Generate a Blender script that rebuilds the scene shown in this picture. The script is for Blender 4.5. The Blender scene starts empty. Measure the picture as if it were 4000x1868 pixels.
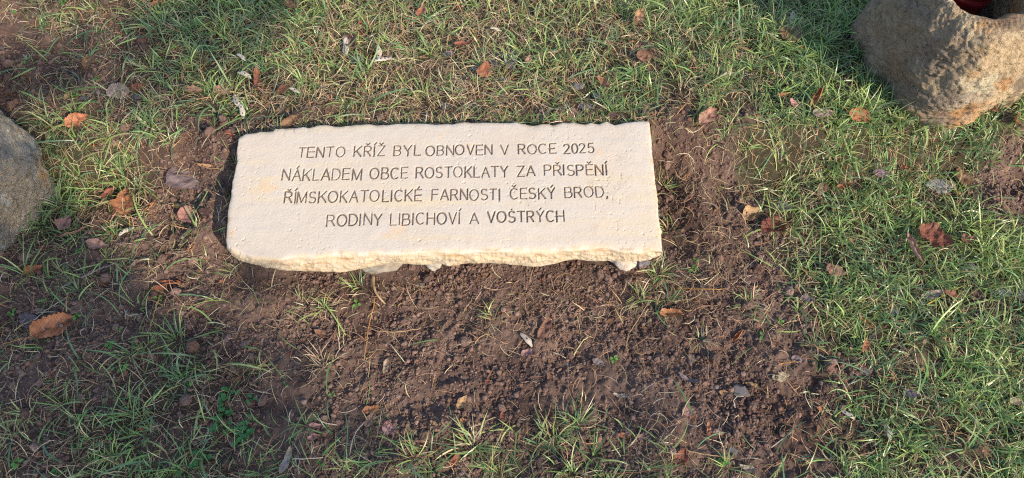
import bpy, math, random
import numpy as np
from mathutils import Vector, Matrix

# ------------------------------------------------------------------ camera, light, exposure
HFOV, PITCH, CAM_H = 71.0, 60.0, 1.55
SUN_EL, SUN_DIR = 32.0, (0.68, -0.7332)           # horizontal direction towards the sun
scene = bpy.context.scene
col = scene.collection
cam_data = bpy.data.cameras.new('camera')
cam = bpy.data.objects.new('camera', cam_data)
col.objects.link(cam)
cam.location = (0, 0, CAM_H)
cam.rotation_euler = (math.radians(90 - PITCH), 0, 0)
cam_data.sensor_width = 36
cam_data.lens = 18 / math.tan(math.radians(HFOV / 2))
cam_data.clip_start, cam_data.clip_end = 0.02, 1000
scene.camera = cam
scene.view_settings.view_transform = 'Standard'
scene.view_settings.look = 'None'
scene.view_settings.gamma = 1
scene.view_settings.exposure = EXPOSURE = 1.20
scene.render.engine = 'CYCLES'
scene.cycles.use_denoising = False
scene.cycles.filter_width = 1.15
world = bpy.data.worlds.new('World')
scene.world = world
world.use_nodes = True
wn = world.node_tree.nodes
sky = wn.new('ShaderNodeTexSky')
sky.sky_type = 'NISHITA'
sky.sun_disc = False
sky.sun_elevation = math.radians(SUN_EL)
sky.sun_rotation = math.atan2(SUN_DIR[0], SUN_DIR[1])
world.node_tree.links.new(sky.outputs[0], wn['Background'].inputs[0])
wn['Background'].inputs[1].default_value = 0.15
sun_data = bpy.data.lights.new('sun', 'SUN')
sun_data.energy = 3.1
sun_data.angle = math.radians(0.6)
sun_data.color = (1.0, 0.86, 0.68)
sun = bpy.data.objects.new('sun', sun_data)
col.objects.link(sun)
ce = math.cos(math.radians(SUN_EL))
SUN = Vector((SUN_DIR[0] * ce, SUN_DIR[1] * ce, math.sin(math.radians(SUN_EL)))).normalized()
sun.rotation_euler = SUN.to_track_quat('Z', 'Y').to_euler()
sun.location = SUN * 20

# ------------------------------------------------------------------ where a point of the photograph lies on the place's surfaces
FPX = 2000 / math.tan(math.radians(HFOV / 2))
PR = math.radians(PITCH)
CAM = np.array([0, 0, CAM_H])
FWD = np.array([0, math.cos(PR), -math.sin(PR)])
UPV = np.array([0, math.sin(PR), math.cos(PR)])
RGT = np.array([1.0, 0, 0])


def ray(x, y):
    x = np.asarray(x, float); y = np.asarray(y, float)
    return FWD + ((x - 2000) / FPX)[..., None] * RGT + ((934 - y) / FPX)[..., None] * UPV


def on_height(x, y, z=0.0):
    d = ray(x, y)
    t = (z - CAM_H) / d[..., 2]
    return CAM + d * t[..., None]


def on_plane(x, y, p0, n):
    d = ray(x, y)
    t = ((p0 - CAM) @ n) / (d @ n)
    return CAM + d * np.asarray(t)[..., None]


def to_photo(P):
    d = np.asarray(P) - CAM
    w = d @ FWD
    return 2000 + FPX * (d @ RGT) / w, 934 - FPX * (d @ UPV) / w


# ------------------------------------------------------------------ noise
rng = np.random.default_rng(11)
_perm = np.random.default_rng(5).permutation(256)
_perm = np.concatenate([_perm, _perm, _perm])
_g = np.random.default_rng(6).normal(size=(256, 3)); _g /= np.linalg.norm(_g, axis=1)[:, None]


def noise(x, y, z=0.0):
    x, y, z = np.broadcast_arrays(np.asarray(x, float), np.asarray(y, float), np.asarray(z, float))
    xi, yi, zi = np.floor(x).astype(int), np.floor(y).astype(int), np.floor(z).astype(int)
    fx, fy, fz = x - xi, y - yi, z - zi
    ux, uy, uz = [t * t * t * (t * (t * 6 - 15) + 10) for t in (fx, fy, fz)]
    r = 0
    for dx in (0, 1):
        for dy in (0, 1):
            for dz in (0, 1):
                h = _perm[(_perm[(_perm[(xi + dx) & 255] + yi + dy) & 255] + zi + dz) & 255]
                g = _g[h]
                d = g[..., 0] * (fx - dx) + g[..., 1] * (fy - dy) + g[..., 2] * (fz - dz)
                r = r + d * (ux if dx else 1 - ux) * (uy if dy else 1 - uy) * (uz if dz else 1 - uz)
    return r * 1.6


def fbm(x, y, z=0.0, o=4, g=0.5):
    a, r, f = 1.0, 0, 1.0
    for k in range(o):
        r = r + a * noise(x * f + 17.3 * k, y * f - 9.1 * k, z * f + 3.7 * k)
        a *= g; f *= 2.03
    return r


def sstep(a, b, x):
    t = np.clip((x - a) / (b - a), 0, 1)
    return t * t * (3 - 2 * t)


# ------------------------------------------------------------------ mesh helpers
def mesh_np(name, V, quads=None, tris=None, smooth=True, **attrs):
    V = np.asarray(V, np.float32)
    me = bpy.data.meshes.new(name)
    me.vertices.add(len(V))
    me.vertices.foreach_set('co', V.ravel())
    loops, starts, n = [], [], 0
    if quads is not None and len(quads):
        q = np.asarray(quads, np.int32)
        loops.append(q.ravel()); starts.append(np.arange(len(q)) * 4); n = len(q) * 4
    if tris is not None and len(tris):
        t = np.asarray(tris, np.int32)
        loops.append(t.ravel()); starts.append(n + np.arange(len(t)) * 3)
    L = np.concatenate(loops); S = np.concatenate(starts).astype(np.int32)
    me.loops.add(len(L)); me.loops.foreach_set('vertex_index', L)
    me.polygons.add(len(S)); me.polygons.foreach_set('loop_start', S)
    me.polygons.foreach_set('use_smooth', np.full(len(S), bool(smooth)))
    for k, v in attrs.items():
        v = np.asarray(v, np.float32)
        if v.ndim == 1:
            a = me.attributes.new(k, 'FLOAT', 'POINT'); a.data.foreach_set('value', v)
        else:
            c = np.ones((len(v), 4), np.float32); c[:, :3] = v
            a = me.attributes.new(k, 'FLOAT_COLOR', 'POINT'); a.data.foreach_set('color', c.ravel())
    me.update(); me.validate()
    return me


def obj(name, me, mat=None, parent=None, loc=(0, 0, 0)):
    o = bpy.data.objects.new(name, me)
    if mat is not None and me is not None:
        me.materials.append(mat)
    o.location = loc
    col.objects.link(o)
    if parent is not None:
        o.parent = parent
    return o


def tag(o, label=None, cat=None, group=None, kind=None):
    if label: o['label'] = label
    if cat: o['category'] = cat
    if group: o['group'] = group
    if kind: o['kind'] = kind
    return o


def grid_quads(nu, nv, close_u=False):
    i = np.arange(nu if close_u else nu - 1); j = np.arange(nv - 1)
    I, J = np.meshgrid(i, j, indexing='ij')
    I2 = (I + 1) % nu
    return np.stack([I * nv + J, I2 * nv + J, I2 * nv + J + 1, I * nv + J + 1], -1).reshape(-1, 4)


def ico(sub):
    import bmesh
    bm = bmesh.new(); bmesh.ops.create_icosphere(bm, subdivisions=sub, radius=1)
    V = np.array([v.co[:] for v in bm.verts]); T = np.array([[v.index for v in f.verts] for f in bm.faces])
    bm.free(); return V, T


# ------------------------------------------------------------------ materials
class NT:
    def __init__(s, name):
        s.m = bpy.data.materials.new(name); s.m.use_nodes = True
        s.t = s.m.node_tree; s.N = s.t.nodes; s.L = s.t.links
        s.p = s.N['Principled BSDF']; s.out = s.N['Material Output']

    def n(s, kind, **kw):
        x = s.N.new(kind)
        for k, v in kw.items():
            setattr(x, k, v)
        return x

    def set(s, sock, v):
        if hasattr(v, 'is_output') or isinstance(v, bpy.types.NodeSocket): s.L.new(v, sock)
        else: sock.default_value = v

    def noise(s, scale, detail=4, rough=0.55, vec=None, dist=0.0):
        x = s.n('ShaderNodeTexNoise'); x.inputs['Scale'].default_value = scale
        x.inputs['Detail'].default_value = detail; x.inputs['Roughness'].default_value = rough
        x.inputs['Distortion'].default_value = dist
        s.L.new(vec if vec is not None else s.co, x.inputs['Vector'])
        return x.outputs['Fac']

    @property
    def co(s):
        if not hasattr(s, '_co'):
            s._co = s.n('ShaderNodeTexCoord').outputs['Object']
        return s._co

    def scaled(s, sx, sy, sz, rz=0):
        m = s.n('ShaderNodeMapping'); m.inputs['Scale'].default_value = (sx, sy, sz)
        m.inputs['Rotation'].default_value = (0, 0, rz)
        s.L.new(s.co, m.inputs['Vector']); return m.outputs[0]

    def ramp(s, fac, stops):
        r = s.n('ShaderNodeValToRGB'); e = r.color_ramp.elements
        while len(e) < len(stops): e.new(0.5)
        for k, (p, c) in enumerate(stops):
            e[k].position = p; e[k].color = (*c, 1) if not np.isscalar(c) else (c, c, c, 1)
        s.L.new(fac, r.inputs[0]); return r.outputs[0]

    def mix(s, fac, a, b, mode='MIX'):
        x = s.n('ShaderNodeMix', data_type='RGBA', blend_type=mode)
        s.set(x.inputs[0], fac)
        for k, v in ((6, a), (7, b)):
            s.set(x.inputs[k], (*v, 1) if isinstance(v, tuple) else v)
        return x.outputs[2]

    def math(s, op, a, b=0.0):
        x = s.n('ShaderNodeMath', operation=op); s.set(x.inputs[0], a); s.set(x.inputs[1], b); return x.outputs[0]

    def attr(s, name):
        return s.n('ShaderNodeAttribute', attribute_name=name)

    def bump(s, h, strength=0.5, dist=0.002, normal=None):
        b = s.n('ShaderNodeBump'); b.inputs['Strength'].default_value = strength; b.inputs['Distance'].default_value = dist
        s.L.new(h, b.inputs['Height'])
        if normal is not None: s.L.new(normal, b.inputs['Normal'])
        return b.outputs[0]

    def base(s, c, rough=0.8, spec=0.3, normal=None):
        s.set(s.p.inputs['Base Color'], (*c, 1) if isinstance(c, tuple) else c)
        s.set(s.p.inputs['Roughness'], rough); s.p.inputs['Specular IOR Level'].default_value = spec
        if normal is not None: s.L.new(normal, s.p.inputs['Normal'])
        return s.m


def mat_ground():
    m = NT('soil')
    g = m.attr('soil').outputs['Fac']
    a = m.noise(9, 6, 0.6); b = m.noise(130, 5, 0.7); c = m.noise(2.2, 3)
    damp = m.ramp(m.noise(3.4, 4, 0.6), [(0.42, 0.0), (0.62, 0.75)])
    dirt = m.mix(m.ramp(a, [(0.35, 0.0), (0.68, 1.0)]), (0.062, 0.040, 0.032), (0.150, 0.098, 0.077))
    dirt = m.mix(m.ramp(b, [(0.3, 0.0), (0.75, 0.6)]), dirt, (0.175, 0.115, 0.088))
    dirt = m.mix(damp, dirt, m.mix(1.0, dirt, (0.50, 0.46, 0.46), 'MULTIPLY'))
    thatch = m.mix(b, (0.022, 0.017, 0.012), (0.075, 0.055, 0.034))
    thatch = m.mix(m.ramp(c, [(0.4, 0.0), (0.65, 0.4)]), thatch, (0.028, 0.040, 0.016))
    return m.base(m.mix(g, thatch, dirt), 0.95, 0.12, m.bump(m.noise(420, 5, 0.75), 0.7, 0.003))


def mat_col(name, rough=0.85, spec=0.2, bump=None, trans=0.0, vary=0.0):
    m = NT(name)
    c = m.attr('col').outputs['Color']
    if vary:
        c = m.mix(m.ramp(m.noise(vary, 4, 0.65), [(0.3, 0.0), (0.7, 0.75)]), c, m.mix(1.0, c, (0.5, 0.42, 0.38), 'MULTIPLY'))
    nrm = m.bump(m.noise(bump, 4, 0.65), 0.6, 0.002) if bump else None
    m.base(c, rough, spec, nrm)
    if trans:
        t = m.n('ShaderNodeBsdfTranslucent'); m.set(t.inputs[0], c)
        x = m.n('ShaderNodeMixShader'); x.inputs[0].default_value = trans
        m.L.new(m.p.outputs[0], x.inputs[1]); m.L.new(t.outputs[0], x.inputs[2]); m.L.new(x.outputs[0], m.out.inputs[0])
    return m.m


def mat_slab():
    m = NT('sandstone')
    side = m.attr('side').outputs['Fac']; ink = m.attr('ink').outputs['Fac']
    top = m.mix(m.ramp(m.noise(7, 5, 0.6), [(0.35, 0.0), (0.65, 1.0)]), (0.425, 0.362, 0.292), (0.445, 0.393, 0.332))
    top = m.mix(m.ramp(m.noise(13, 4, 0.6), [(0.60, 0.0), (0.74, 0.75)]), top, (0.52, 0.35, 0.19))          # rusty blotches
    top = m.mix(m.ramp(m.noise(3.1, 3, 0.5), [(0.55, 0.0), (0.7, 0.35)]), top, (0.52, 0.42, 0.30))
    lines = m.noise(1.0, 4, 0.6, m.scaled(1.1, 62, 62, 0.012))
    top = m.mix(m.ramp(m.noise(1.0, 4, 0.55, m.scaled(1.6, 21, 21, -0.015)), [(0.52, 0.0), (0.68, 0.55)]), top, (0.50, 0.40, 0.245))                  # ochre bedding streaks
    top = m.mix(m.ramp(lines, [(0.57, 0.0), (0.70, 0.33)]), top, (0.36, 0.33, 0.32))                          # saw marks
    top = m.mix(m.ramp(m.noise(160, 3, 0.7), [(0.62, 0.0), (0.76, 0.55)]), top, (0.33, 0.26, 0.20))           # grit in the pits
    sd = m.mix(m.ramp(m.noise(16, 5, 0.62, m.scaled(1, 2.2, 2.2)), [(0.32, 0.0), (0.7, 1.0)]), (0.41, 0.312, 0.20), (0.445, 0.375, 0.287))
    sd = m.mix(m.ramp(m.noise(26, 5, 0.7, m.scaled(0.55, 2.5, 2.5)), [(0.54, 0.0), (0.64, 0.85)]), sd, (0.30, 0.19, 0.10))
    sd = m.mix(m.ramp(m.noise(11, 3, 0.6), [(0.6, 0.0), (0.72, 0.6)]), sd, (0.50, 0.45, 0.41))
    splash = m.math('MULTIPLY', m.ramp(m.noise(34, 5, 0.7), [(0.55, 0.0), (0.72, 1.0)]), m.ramp(m.noise(4.3, 3, 0.6), [(0.48, 0.0), (0.62, 0.5)]))
    top = m.mix(splash, top, (0.34, 0.26, 0.185))                                                            # splashed earth
    c = m.mix(side, top, sd)
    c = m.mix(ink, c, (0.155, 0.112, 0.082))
    h = m.math('ADD', m.noise(230, 4, 0.7), m.math('MULTIPLY', m.noise(1.0, 4, 0.6, m.scaled(30, 150, 150, 0.7)), 0.5))
    return m.base(c, 0.92, 0.15, m.bump(h, 0.22, 0.002))


def mat_boulder(name, warm):
    m = NT(name)
    big = m.noise(5.5, 5, 0.62, dist=0.8); mid = m.noise(17, 6, 0.7, dist=0.3); fine = m.noise(85, 5, 0.72)
    strat = m.noise(1.0, 6, 0.68, m.scaled(30, 30, 75))
    c = m.mix(m.ramp(mid, [(0.3, 0.0), (0.7, 1.0)]), (0.11, 0.092, 0.076), (0.30, 0.255, 0.20)) if warm else m.mix(m.ramp(mid, [(0.3, 0.0), (0.7, 1.0)]), (0.20, 0.172, 0.135), (0.43, 0.37, 0.29))
    if warm:
        c = m.mix(m.ramp(big, [(0.40, 0.0), (0.53, 0.85)]), c, m.mix(mid, (0.30, 0.20, 0.10), (0.52, 0.40, 0.255)))
        c = m.mix(m.ramp(m.noise(8, 5, 0.62, m.scaled(1, 1, 1, 1.1)), [(0.515, 0.0), (0.58, 0.8)]), c, (0.40, 0.205, 0.085))
        c = m.mix(m.ramp(m.noise(6.5, 6, 0.65, m.scaled(1.3, 1, 1, 2.1)), [(0.535, 0.0), (0.60, 0.7)]), c, (0.11, 0.085, 0.070))
        c = m.mix(m.ramp(m.noise(13, 6, 0.66, m.scaled(1, 1.2, 1, 0.4)), [(0.53, 0.0), (0.60, 0.75)]), c, (0.44, 0.385, 0.265))
        sx = m.n('ShaderNodeSeparateXYZ'); m.L.new(m.co, sx.inputs[0])                       # dark brown patina that also paints in the flank's shade, ending in a ragged edge
        crust_shade = m.math('ADD', m.math('MULTIPLY', sx.outputs[0], -2.6), m.math('ADD', m.math('MULTIPLY', m.noise(11, 6, 0.68), 1.3), m.math('MULTIPLY', sx.outputs[2], -0.9)))
        c = m.mix(m.ramp(crust_shade, [(0.68, 0.0), (0.74, 0.7)]), c, m.mix(mid, (0.10, 0.075, 0.060), (0.26, 0.20, 0.15)))
    else:
        c = m.mix(m.ramp(big, [(0.40, 0.0), (0.53, 0.75)]), c, (0.33, 0.245, 0.16))
        c = m.mix(m.ramp(m.noise(10, 5, 0.62), [(0.60, 0.0), (0.66, 0.8)]), c, (0.28, 0.155, 0.055))
        c = m.mix(m.ramp(m.noise(38, 5, 0.62), [(0.58, 0.0), (0.64, 0.8)]), c, (0.48, 0.43, 0.36))
        c = m.mix(m.ramp(m.noise(8, 5, 0.62, m.scaled(1, 1, 1, 0.9)), [(0.56, 0.0), (0.64, 0.7)]), c, (0.13, 0.125, 0.125))
    c = m.mix(m.ramp(fine, [(0.52, 0.0), (0.68, 0.75)]), c, m.mix(1.0, c, (0.38, 0.34, 0.32), 'MULTIPLY'))
    c = m.mix(m.ramp(strat, [(0.54, 0.0), (0.68, 0.6)]), c, m.mix(1.0, c, (1.5, 1.45, 1.35), 'MULTIPLY'))
    return m.base(c, 0.92, 0.15, m.bump(m.math('ADD', fine, m.math('ADD', mid, strat)), 1.0, 0.010))


def mat_plain(name, c, rough=0.5, spec=0.5, bump=None, **kw):
    m = NT(name); m.base(c, rough, spec, m.bump(m.noise(bump, 4, 0.6), 0.4, 0.002) if bump else None)
    for k, v in kw.items():
        m.p.inputs[k.replace('_', ' ')].default_value = v
    return m.m


M_GROUND = mat_ground()
M_CRUMB = mat_col('soil crumbs', 0.95, 0.1, bump=500, vary=3.4)
M_GRASS = mat_col('grass blades', 0.36, 0.5, trans=0.33)
M_DRY = mat_col('straw', 0.7, 0.2, trans=0.2)
M_LEAF = mat_col('dead leaf', 0.62, 0.3, bump=170, trans=0.15, vary=55)
M_PLANT = mat_col('seedling leaf', 0.5, 0.35, trans=0.3)
M_POD = mat_col('pod husk', 0.8, 0.2, bump=220, vary=40)
M_SEED = mat_plain('dark seed', (0.035, 0.028, 0.025), 0.5, 0.4)
M_STONE = mat_col('field stone', 0.85, 0.25, bump=90, vary=35)
M_STEM = mat_col('dry stem', 0.75, 0.2, vary=60)
M_SLAB = mat_slab()
# ------------------------------------------------------------------ how the turf and the bare soil are spread over the plot (rows run towards the viewer)
DENS = """
56679999999999999999
24468999998989999999
45467888888878888999
58641000000001699985
57621000000001279883
24322110110023069999
22222221110113149999
33344221111111115989
44553211112211115899
44554433344443234689
"""
DRY = """
56544446666654211111
65533577776643211111
55533688885424322211
32555555555544322222
23555555555544322222
43554555555534322222
54455555555555432222
44335555555555332222
54223555555555322222
65222333222234333222
"""


def gridmap(txt):
    return np.array([[int(c) for c in r] for r in txt.split()], float) / 9


DENS, DRY = gridmap(DENS), gridmap(DRY)


def lookup(M, px, py):
    u = np.clip(px / 200 - 0.5, 0, 18.999); v = np.clip(py / 186.8 - 0.5, 0, 8.999)
    i, j = u.astype(int), v.astype(int); a, b = u - i, v - j
    return M[j, i] * (1 - a) * (1 - b) + M[j, i + 1] * a * (1 - b) + M[j + 1, i] * (1 - a) * b + M[j + 1, i + 1] * a * b


# bare spots inside the turf: photo x, y, radius, strength
SPOTS = [(2489, 340, 55, 1), (3930, 720, 120, 1), (60, 240, 130, .7), (90, 330, 110, .6), (350, 390, 110, .6), (480, 170, 60, .5), (800, 820, 90, .8),
         (3330, 730, 60, .7), (3560, 1400, 80, .5), (3400, 1290, 55, .6), (3800, 1790, 110, .8), (3240, 450, 60, .6), (2900, 560, 45, .5),
         (3420, 1440, 70, .5), (1650, 330, 190, .3), (1300, 420, 150, .25), (3060, 210, 60, .5), (2600, 560, 60, .4), (3800, 1180, 80, .4), (2730, 800, 110, .9), (2810, 960, 100, .9), (2860, 1150, 90, .8), (395, 860, 60, .9)]
# extra lush spots
LUSH = [(480, 690, 90), (3000, 300, 100), (2650, 90, 140), (3850, 960, 110), (3960, 1010, 90), (2560, 1050, 55), (3960, 520, 120), (3250, 560, 110), (900, 60, 130), (3300, 60, 150), (1230, 60, 120)]


def fields(x, y):
    """bare soil 0..1, dryness 0..1, lushness 0..1 of the ground at x, y"""
    P = np.stack([x, y, np.zeros_like(x)], -1)
    px, py = to_photo(P)
    d = lookup(DENS, px, py); d = d * sstep(-.05, .62, d); dr = lookup(DRY, px, py); lush = np.zeros_like(x)
    for sx, sy, r, k in SPOTS:
        d = d * (1 - k * np.exp(-(((px - sx) / r) ** 2 + ((py - sy) / r / .8) ** 2)))
    for sx, sy, r in LUSH:
        e = np.exp(-(((px - sx) / r) ** 2 + ((py - sy) / r / .8) ** 2))
        lush = np.maximum(lush, e)
    out = np.maximum.reduce([-px, px - 4000, -py, py - 1868, np.zeros_like(px)])
    o = sstep(60, 500, out)
    d = d * (1 - o) + o * (0.75 + 0.2 * noise(x * 2, y * 2)); dr = dr * (1 - o) + o * 0.4
    d = np.clip(d + 0.22 * fbm(x * 9, y * 9, 2.0, 3) * sstep(0.02, 0.35, d), 0, 1)
    dr = np.clip(dr + 0.35 * fbm(x * 6, y * 6, 5.0, 3), 0, 1)
    return 1 - d, dr, lush


def height(x, y, soil=None):
    x = np.asarray(x, float); y = np.asarray(y, float)
    if soil is None:
        soil = fields(x, y)[0]
    h = 0.016 * fbm(x * 2.5, y * 2.5, 1.0, 2)
    clod = 0.013 * fbm(x * 11, y * 11, 3.0, 3) + 0.0095 * np.abs(fbm(x * 30, y * 30, 7.0, 3)) + 0.0035 * fbm(x * 75, y * 75, 4.0, 3)
    h = h + clod * (0.35 + 0.75 * sstep(0.25, 0.8, soil))
    # loose soil heaped beside the slab, and dug a little lower under its edges
    h = h + 0.035 * np.exp(-(((x - 0.46) / 0.06) ** 2 + ((y - 1.00) / 0.13) ** 2))
    h = h + 0.020 * np.exp(-(((x + 0.68) / 0.10) ** 2 + ((y - 0.74) / 0.05) ** 2))
    # the turf behind lies higher, most of all to the right; soil is pressed up under the front
    h = h + (0.108 + 0.026 * np.clip(x + .2, -.5, .7)) * sstep(1.02, 1.155, y - 0.03 * sstep(-.3, .3, x)) * sstep(2.6, 2.2, np.abs(x))
    h = h + (0.016 + 0.012 * noise(x * 9, 3.0, 2.0)) * np.exp(-((y - 0.835) / 0.035) ** 2) * sstep(.62, .5, np.abs(x + .16))
    h = h + (0.062 + 0.016 * noise(x * 13, y * 13, 15.0)) * np.exp(-((x + 0.735 - .12 * (y - .98)) / 0.055) ** 2 - ((y - 0.99) / 0.15) ** 4)
    inside = sstep(.50, .40, np.abs(x + 0.16)) * sstep(0.15, 0.08, np.abs(y - 0.98))
    front = sstep(.62, .52, np.abs(x + 0.16)) * sstep(0.70, 0.77, y) * sstep(0.92, 0.86, y)
    return h * (1 - 0.75 * inside) * (1 - 0.6 * front) - 0.004 * np.maximum(inside, front)


def axis(lo, hi, step, far):
    a = np.arange(lo, hi + step / 2, step)
    g, s = [], step
    p = hi
    while p < far:
        s *= 1.28; p += s; g.append(p - hi)
    g = np.array(g)
    return np.concatenate([(lo - g)[::-1], a, hi + g])


gx, gy = axis(-2.0, 2.0, 0.0045, 150), axis(0.05, 2.2, 0.0045, 150)
GX, GY = np.meshgrid(gx, gy, indexing='ij')
soil_f, dry_f, lush_f = fields(GX, GY)
GZ = height(GX, GY, soil_f)
far_f = np.maximum(np.abs(GX) - 2.2, np.abs(GY - 1.1) - 1.5)
GZ = GZ * (1 - sstep(0, 2, far_f))
ground = obj('ground', mesh_np('ground', np.stack([GX, GY, GZ], -1).reshape(-1, 3), grid_quads(len(gx), len(gy)), soil=sstep(0.25, 0.75, soil_f).ravel()), M_GROUND)
tag(ground, kind='structure')


def H(x, y):
    """height of the ground sheet at x, y, read off its own grid"""
    x = np.asarray(x, float); y = np.asarray(y, float)
    i = np.clip(np.searchsorted(gx, x) - 1, 0, len(gx) - 2); j = np.clip(np.searchsorted(gy, y) - 1, 0, len(gy) - 2)
    a = (x - gx[i]) / (gx[i + 1] - gx[i]); b = (y - gy[j]) / (gy[j + 1] - gy[j])
    return GZ[i, j] * (1 - a) * (1 - b) + GZ[i + 1, j] * a * (1 - b) + GZ[i, j + 1] * (1 - a) * b + GZ[i + 1, j + 1] * a * b


def at(px, py, lift=0.0):
    """the spot on the ground seen at photo x, y"""
    p = on_height(px, py, 0.0)
    for _ in range(4):
        p = on_height(px, py, float(H(p[0], p[1])) + lift)
    return p


# ------------------------------------------------------------------ the inscribed stone slab
TILT, THICK, TOPZ = math.radians(5.5), 0.080, 0.118
SN = np.array([0.0, -math.sin(TILT), math.cos(TILT)])
S0 = on_height(1740, 983, TOPZ)
SU = np.array([1.0, 0, 0]); SV = np.cross(SN, SU)


def poly(t):
    return np.array([[float(q) for q in s.split(',')] for s in t.split()])


BACK = poly("928,546 933,534 956,522 1017,513 1064,509 1073,502 1162,497 1184,494 1206,498 1240,488 1273,486 1301,491 1335,492 1374,487 1440,483 1468,486 1518,486 1552,481 1591,479 1646,480 1697,485 1750,481 1761,483 1783,480 1811,475 1861,477 1934,477 1995,477 2017,475 2051,483 2084,490 2112,483 2145,481 2159,486 2196,477 2235,475 2262,481 2285,484 2307,477 2340,484 2368,472 2402,486 2441,477 2485,473 2530,470 2538,477")
FRONT = poly("903,975 956,993 984,1006 1039,1012 1089,1015 1128,1006 1195,998 1229,1006 1273,998 1329,990 1396,993 1429,995 1463,987 1518,990 1574,990 1641,983 1697,982 1750,984 1806,984 1917,979 2062,979 2107,979 2212,976 2285,970 2340,965 2379,967 2429,981 2491,984 2552,976 2588,979")
LEFT = poly("903,975 886,959 881,931 886,876 889,820 900,764 906,709 914,670 925,631 922,597 928,546")
RIGHT = poly("2588,979 2585,965 2583,909 2574,853 2569,798 2563,742 2558,697 2552,636 2546,580 2541,508 2538,477")
LOW = poly("897,985 917,1000 945,1018 984,1029 1017,1034 1045,1043 1073,1049 1117,1057 1212,1057 1284,1059 1323,1064 1351,1062 1435,1043 1490,1034 1535,1023 1619,1031 1652,1034 1685,1029 1719,1023 1750,1040 1778,1037 1806,1029 1861,1029 1917,1026 1973,1031 2017,1034 2062,1040 2112,1040 2173,1026 2207,1015 2251,1012 2318,1020 2351,1017 2407,1017 2446,1020 2468,1017 2519,1015 2580,998 2589,988")


def along(P, n):
    d = np.concatenate([[0], np.cumsum(np.hypot(*np.diff(P, axis=0).T))]); s = np.linspace(0, d[-1], n)
    return np.stack([np.interp(s, d, P[:, 0]), np.interp(s, d, P[:, 1])], -1)


NA, NB = 800, 290
def uv(P):
    q = on_plane(P[:, 0], P[:, 1], S0, SN) - S0
    return np.stack([q @ SU, q @ SV], -1)
cF, cB, cL, cR = uv(along(FRONT, NA)), uv(along(BACK, NA)), uv(along(LEFT, NB)), uv(along(RIGHT, NB))
a = np.linspace(0, 1, NA)[:, None, None]; b = np.linspace(0, 1, NB)[None, :, None]
UV = (1 - b) * cF[:, None] + b * cB[:, None] + (1 - a) * cL[None] + a * cR[None] \
    - ((1 - a) * (1 - b) * cF[0] + a * (1 - b) * cF[-1] + (1 - a) * b * cB[0] + a * b * cB[-1])
U, V = UV[..., 0], UV[..., 1]

# single-stroke capitals, cap height 1
def arc(cx, cy, rx, ry, a0, a1, n=14):
    t = np.radians(np.linspace(a0, a1, n)); return np.stack([cx + rx * np.cos(t), cy + ry * np.sin(t)], -1).tolist()
GL = {
 'A': (.70, [[(0, 0), (.35, 1), (.70, 0)], [(.13, .34), (.57, .34)]]),
 'B': (.60, [[(0, 0), (0, 1), (.32, 1)] + arc(.32, .77, .22, .23, 90, -90) + [(0, .54)], [(.32, .54)] + arc(.34, .27, .26, .27, 90, -90) + [(0, 0)]]),
 'C': (.70, [arc(.37, .5, .37, .5, 52, 308, 22)]),
 'D': (.66, [[(0, 0), (0, 1), (.26, 1)] + arc(.26, .5, .40, .5, 90, -90, 18) + [(0, 0)]]),
 'E': (.56, [[(.56, 1), (0, 1), (0, 0), (.56, 0)], [(0, .53), (.5, .53)]]),
 'F': (.54, [[(.54, 1), (0, 1), (0, 0)], [(0, .53), (.46, .53)]]),
 'H': (.64, [[(0, 0), (0, 1)], [(.64, 0), (.64, 1)], [(0, .53), (.64, .53)]]),
 'I': (.04, [[(.02, 0), (.02, 1)]]),
 'K': (.62, [[(0, 0), (0, 1)], [(.60, 1), (0, .40)], [(.20, .58), (.62, 0)]]),
 'L': (.50, [[(0, 1), (0, 0), (.50, 0)]]),
 'M': (.76, [[(0, 0), (0, 1), (.38, .05), (.76, 1), (.76, 0)]]),
 'N': (.64, [[(0, 0), (0, 1), (.64, 0), (.64, 1)]]),
 'O': (.78, [arc(.39, .5, .39, .5, 90, 450, 30)]),
 'P': (.58, [[(0, 0), (0, 1), (.32, 1)] + arc(.32, .74, .25, .26, 90, -90) + [(0, .48)]]),
 'R': (.62, [[(0, 0), (0, 1), (.32, 1)] + arc(.32, .75, .25, .25, 90, -90) + [(0, .50)], [(.30, .50), (.62, 0)]]),
 'S': (.58, [arc(.29, .745, .255, .255, 35, 270, 16) + arc(.29, .25, .285, .25, 90, -150, 18)[1:]]),
 'T': (.62, [[(0, 1), (.62, 1)], [(.31, 1), (.31, 0)]]),
 'V': (.66, [[(0, 1), (.33, 0), (.66, 1)]]),
 'Y': (.64, [[(0, 1), (.32, .48), (.64, 1)], [(.32, .48), (.32, 0)]]),
 'Z': (.60, [[(0, 1), (.60, 1), (0, 0), (.60, 0)]]),
 '2': (.56, [arc(.27, .73, .26, .27, 165, -35, 14) + [(0, 0), (.56, 0)]]),
 '0': (.56, [arc(.28, .5, .28, .5, 90, 450, 26)]),
 '5': (.56, [[(.50, 1), (.10, 1), (.05, .54)] + arc(.27, .32, .29, .32, 120, -150, 18)]),
 ',': (.06, [[(.05, .06), (.05, -.06), (0, -.16)]]),
}
ACUTE = [[(-.02, 1.10), (.13, 1.30)]]
CARON = [[(-.14, 1.28), (0, 1.12), (.14, 1.28)]]
DOT = [[(.0, 1.15), (.02, 1.22)]]
ACC = {'Á': ('A', ACUTE), 'É': ('E', ACUTE), 'Í': ('I', ACUTE), 'Ý': ('Y', ACUTE), 'Č': ('C', CARON), 'Ř': ('R', CARON), 'Ž': ('Z', CARON), 'Ě': ('E', CARON), 'Š': ('S', DOT)}
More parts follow.
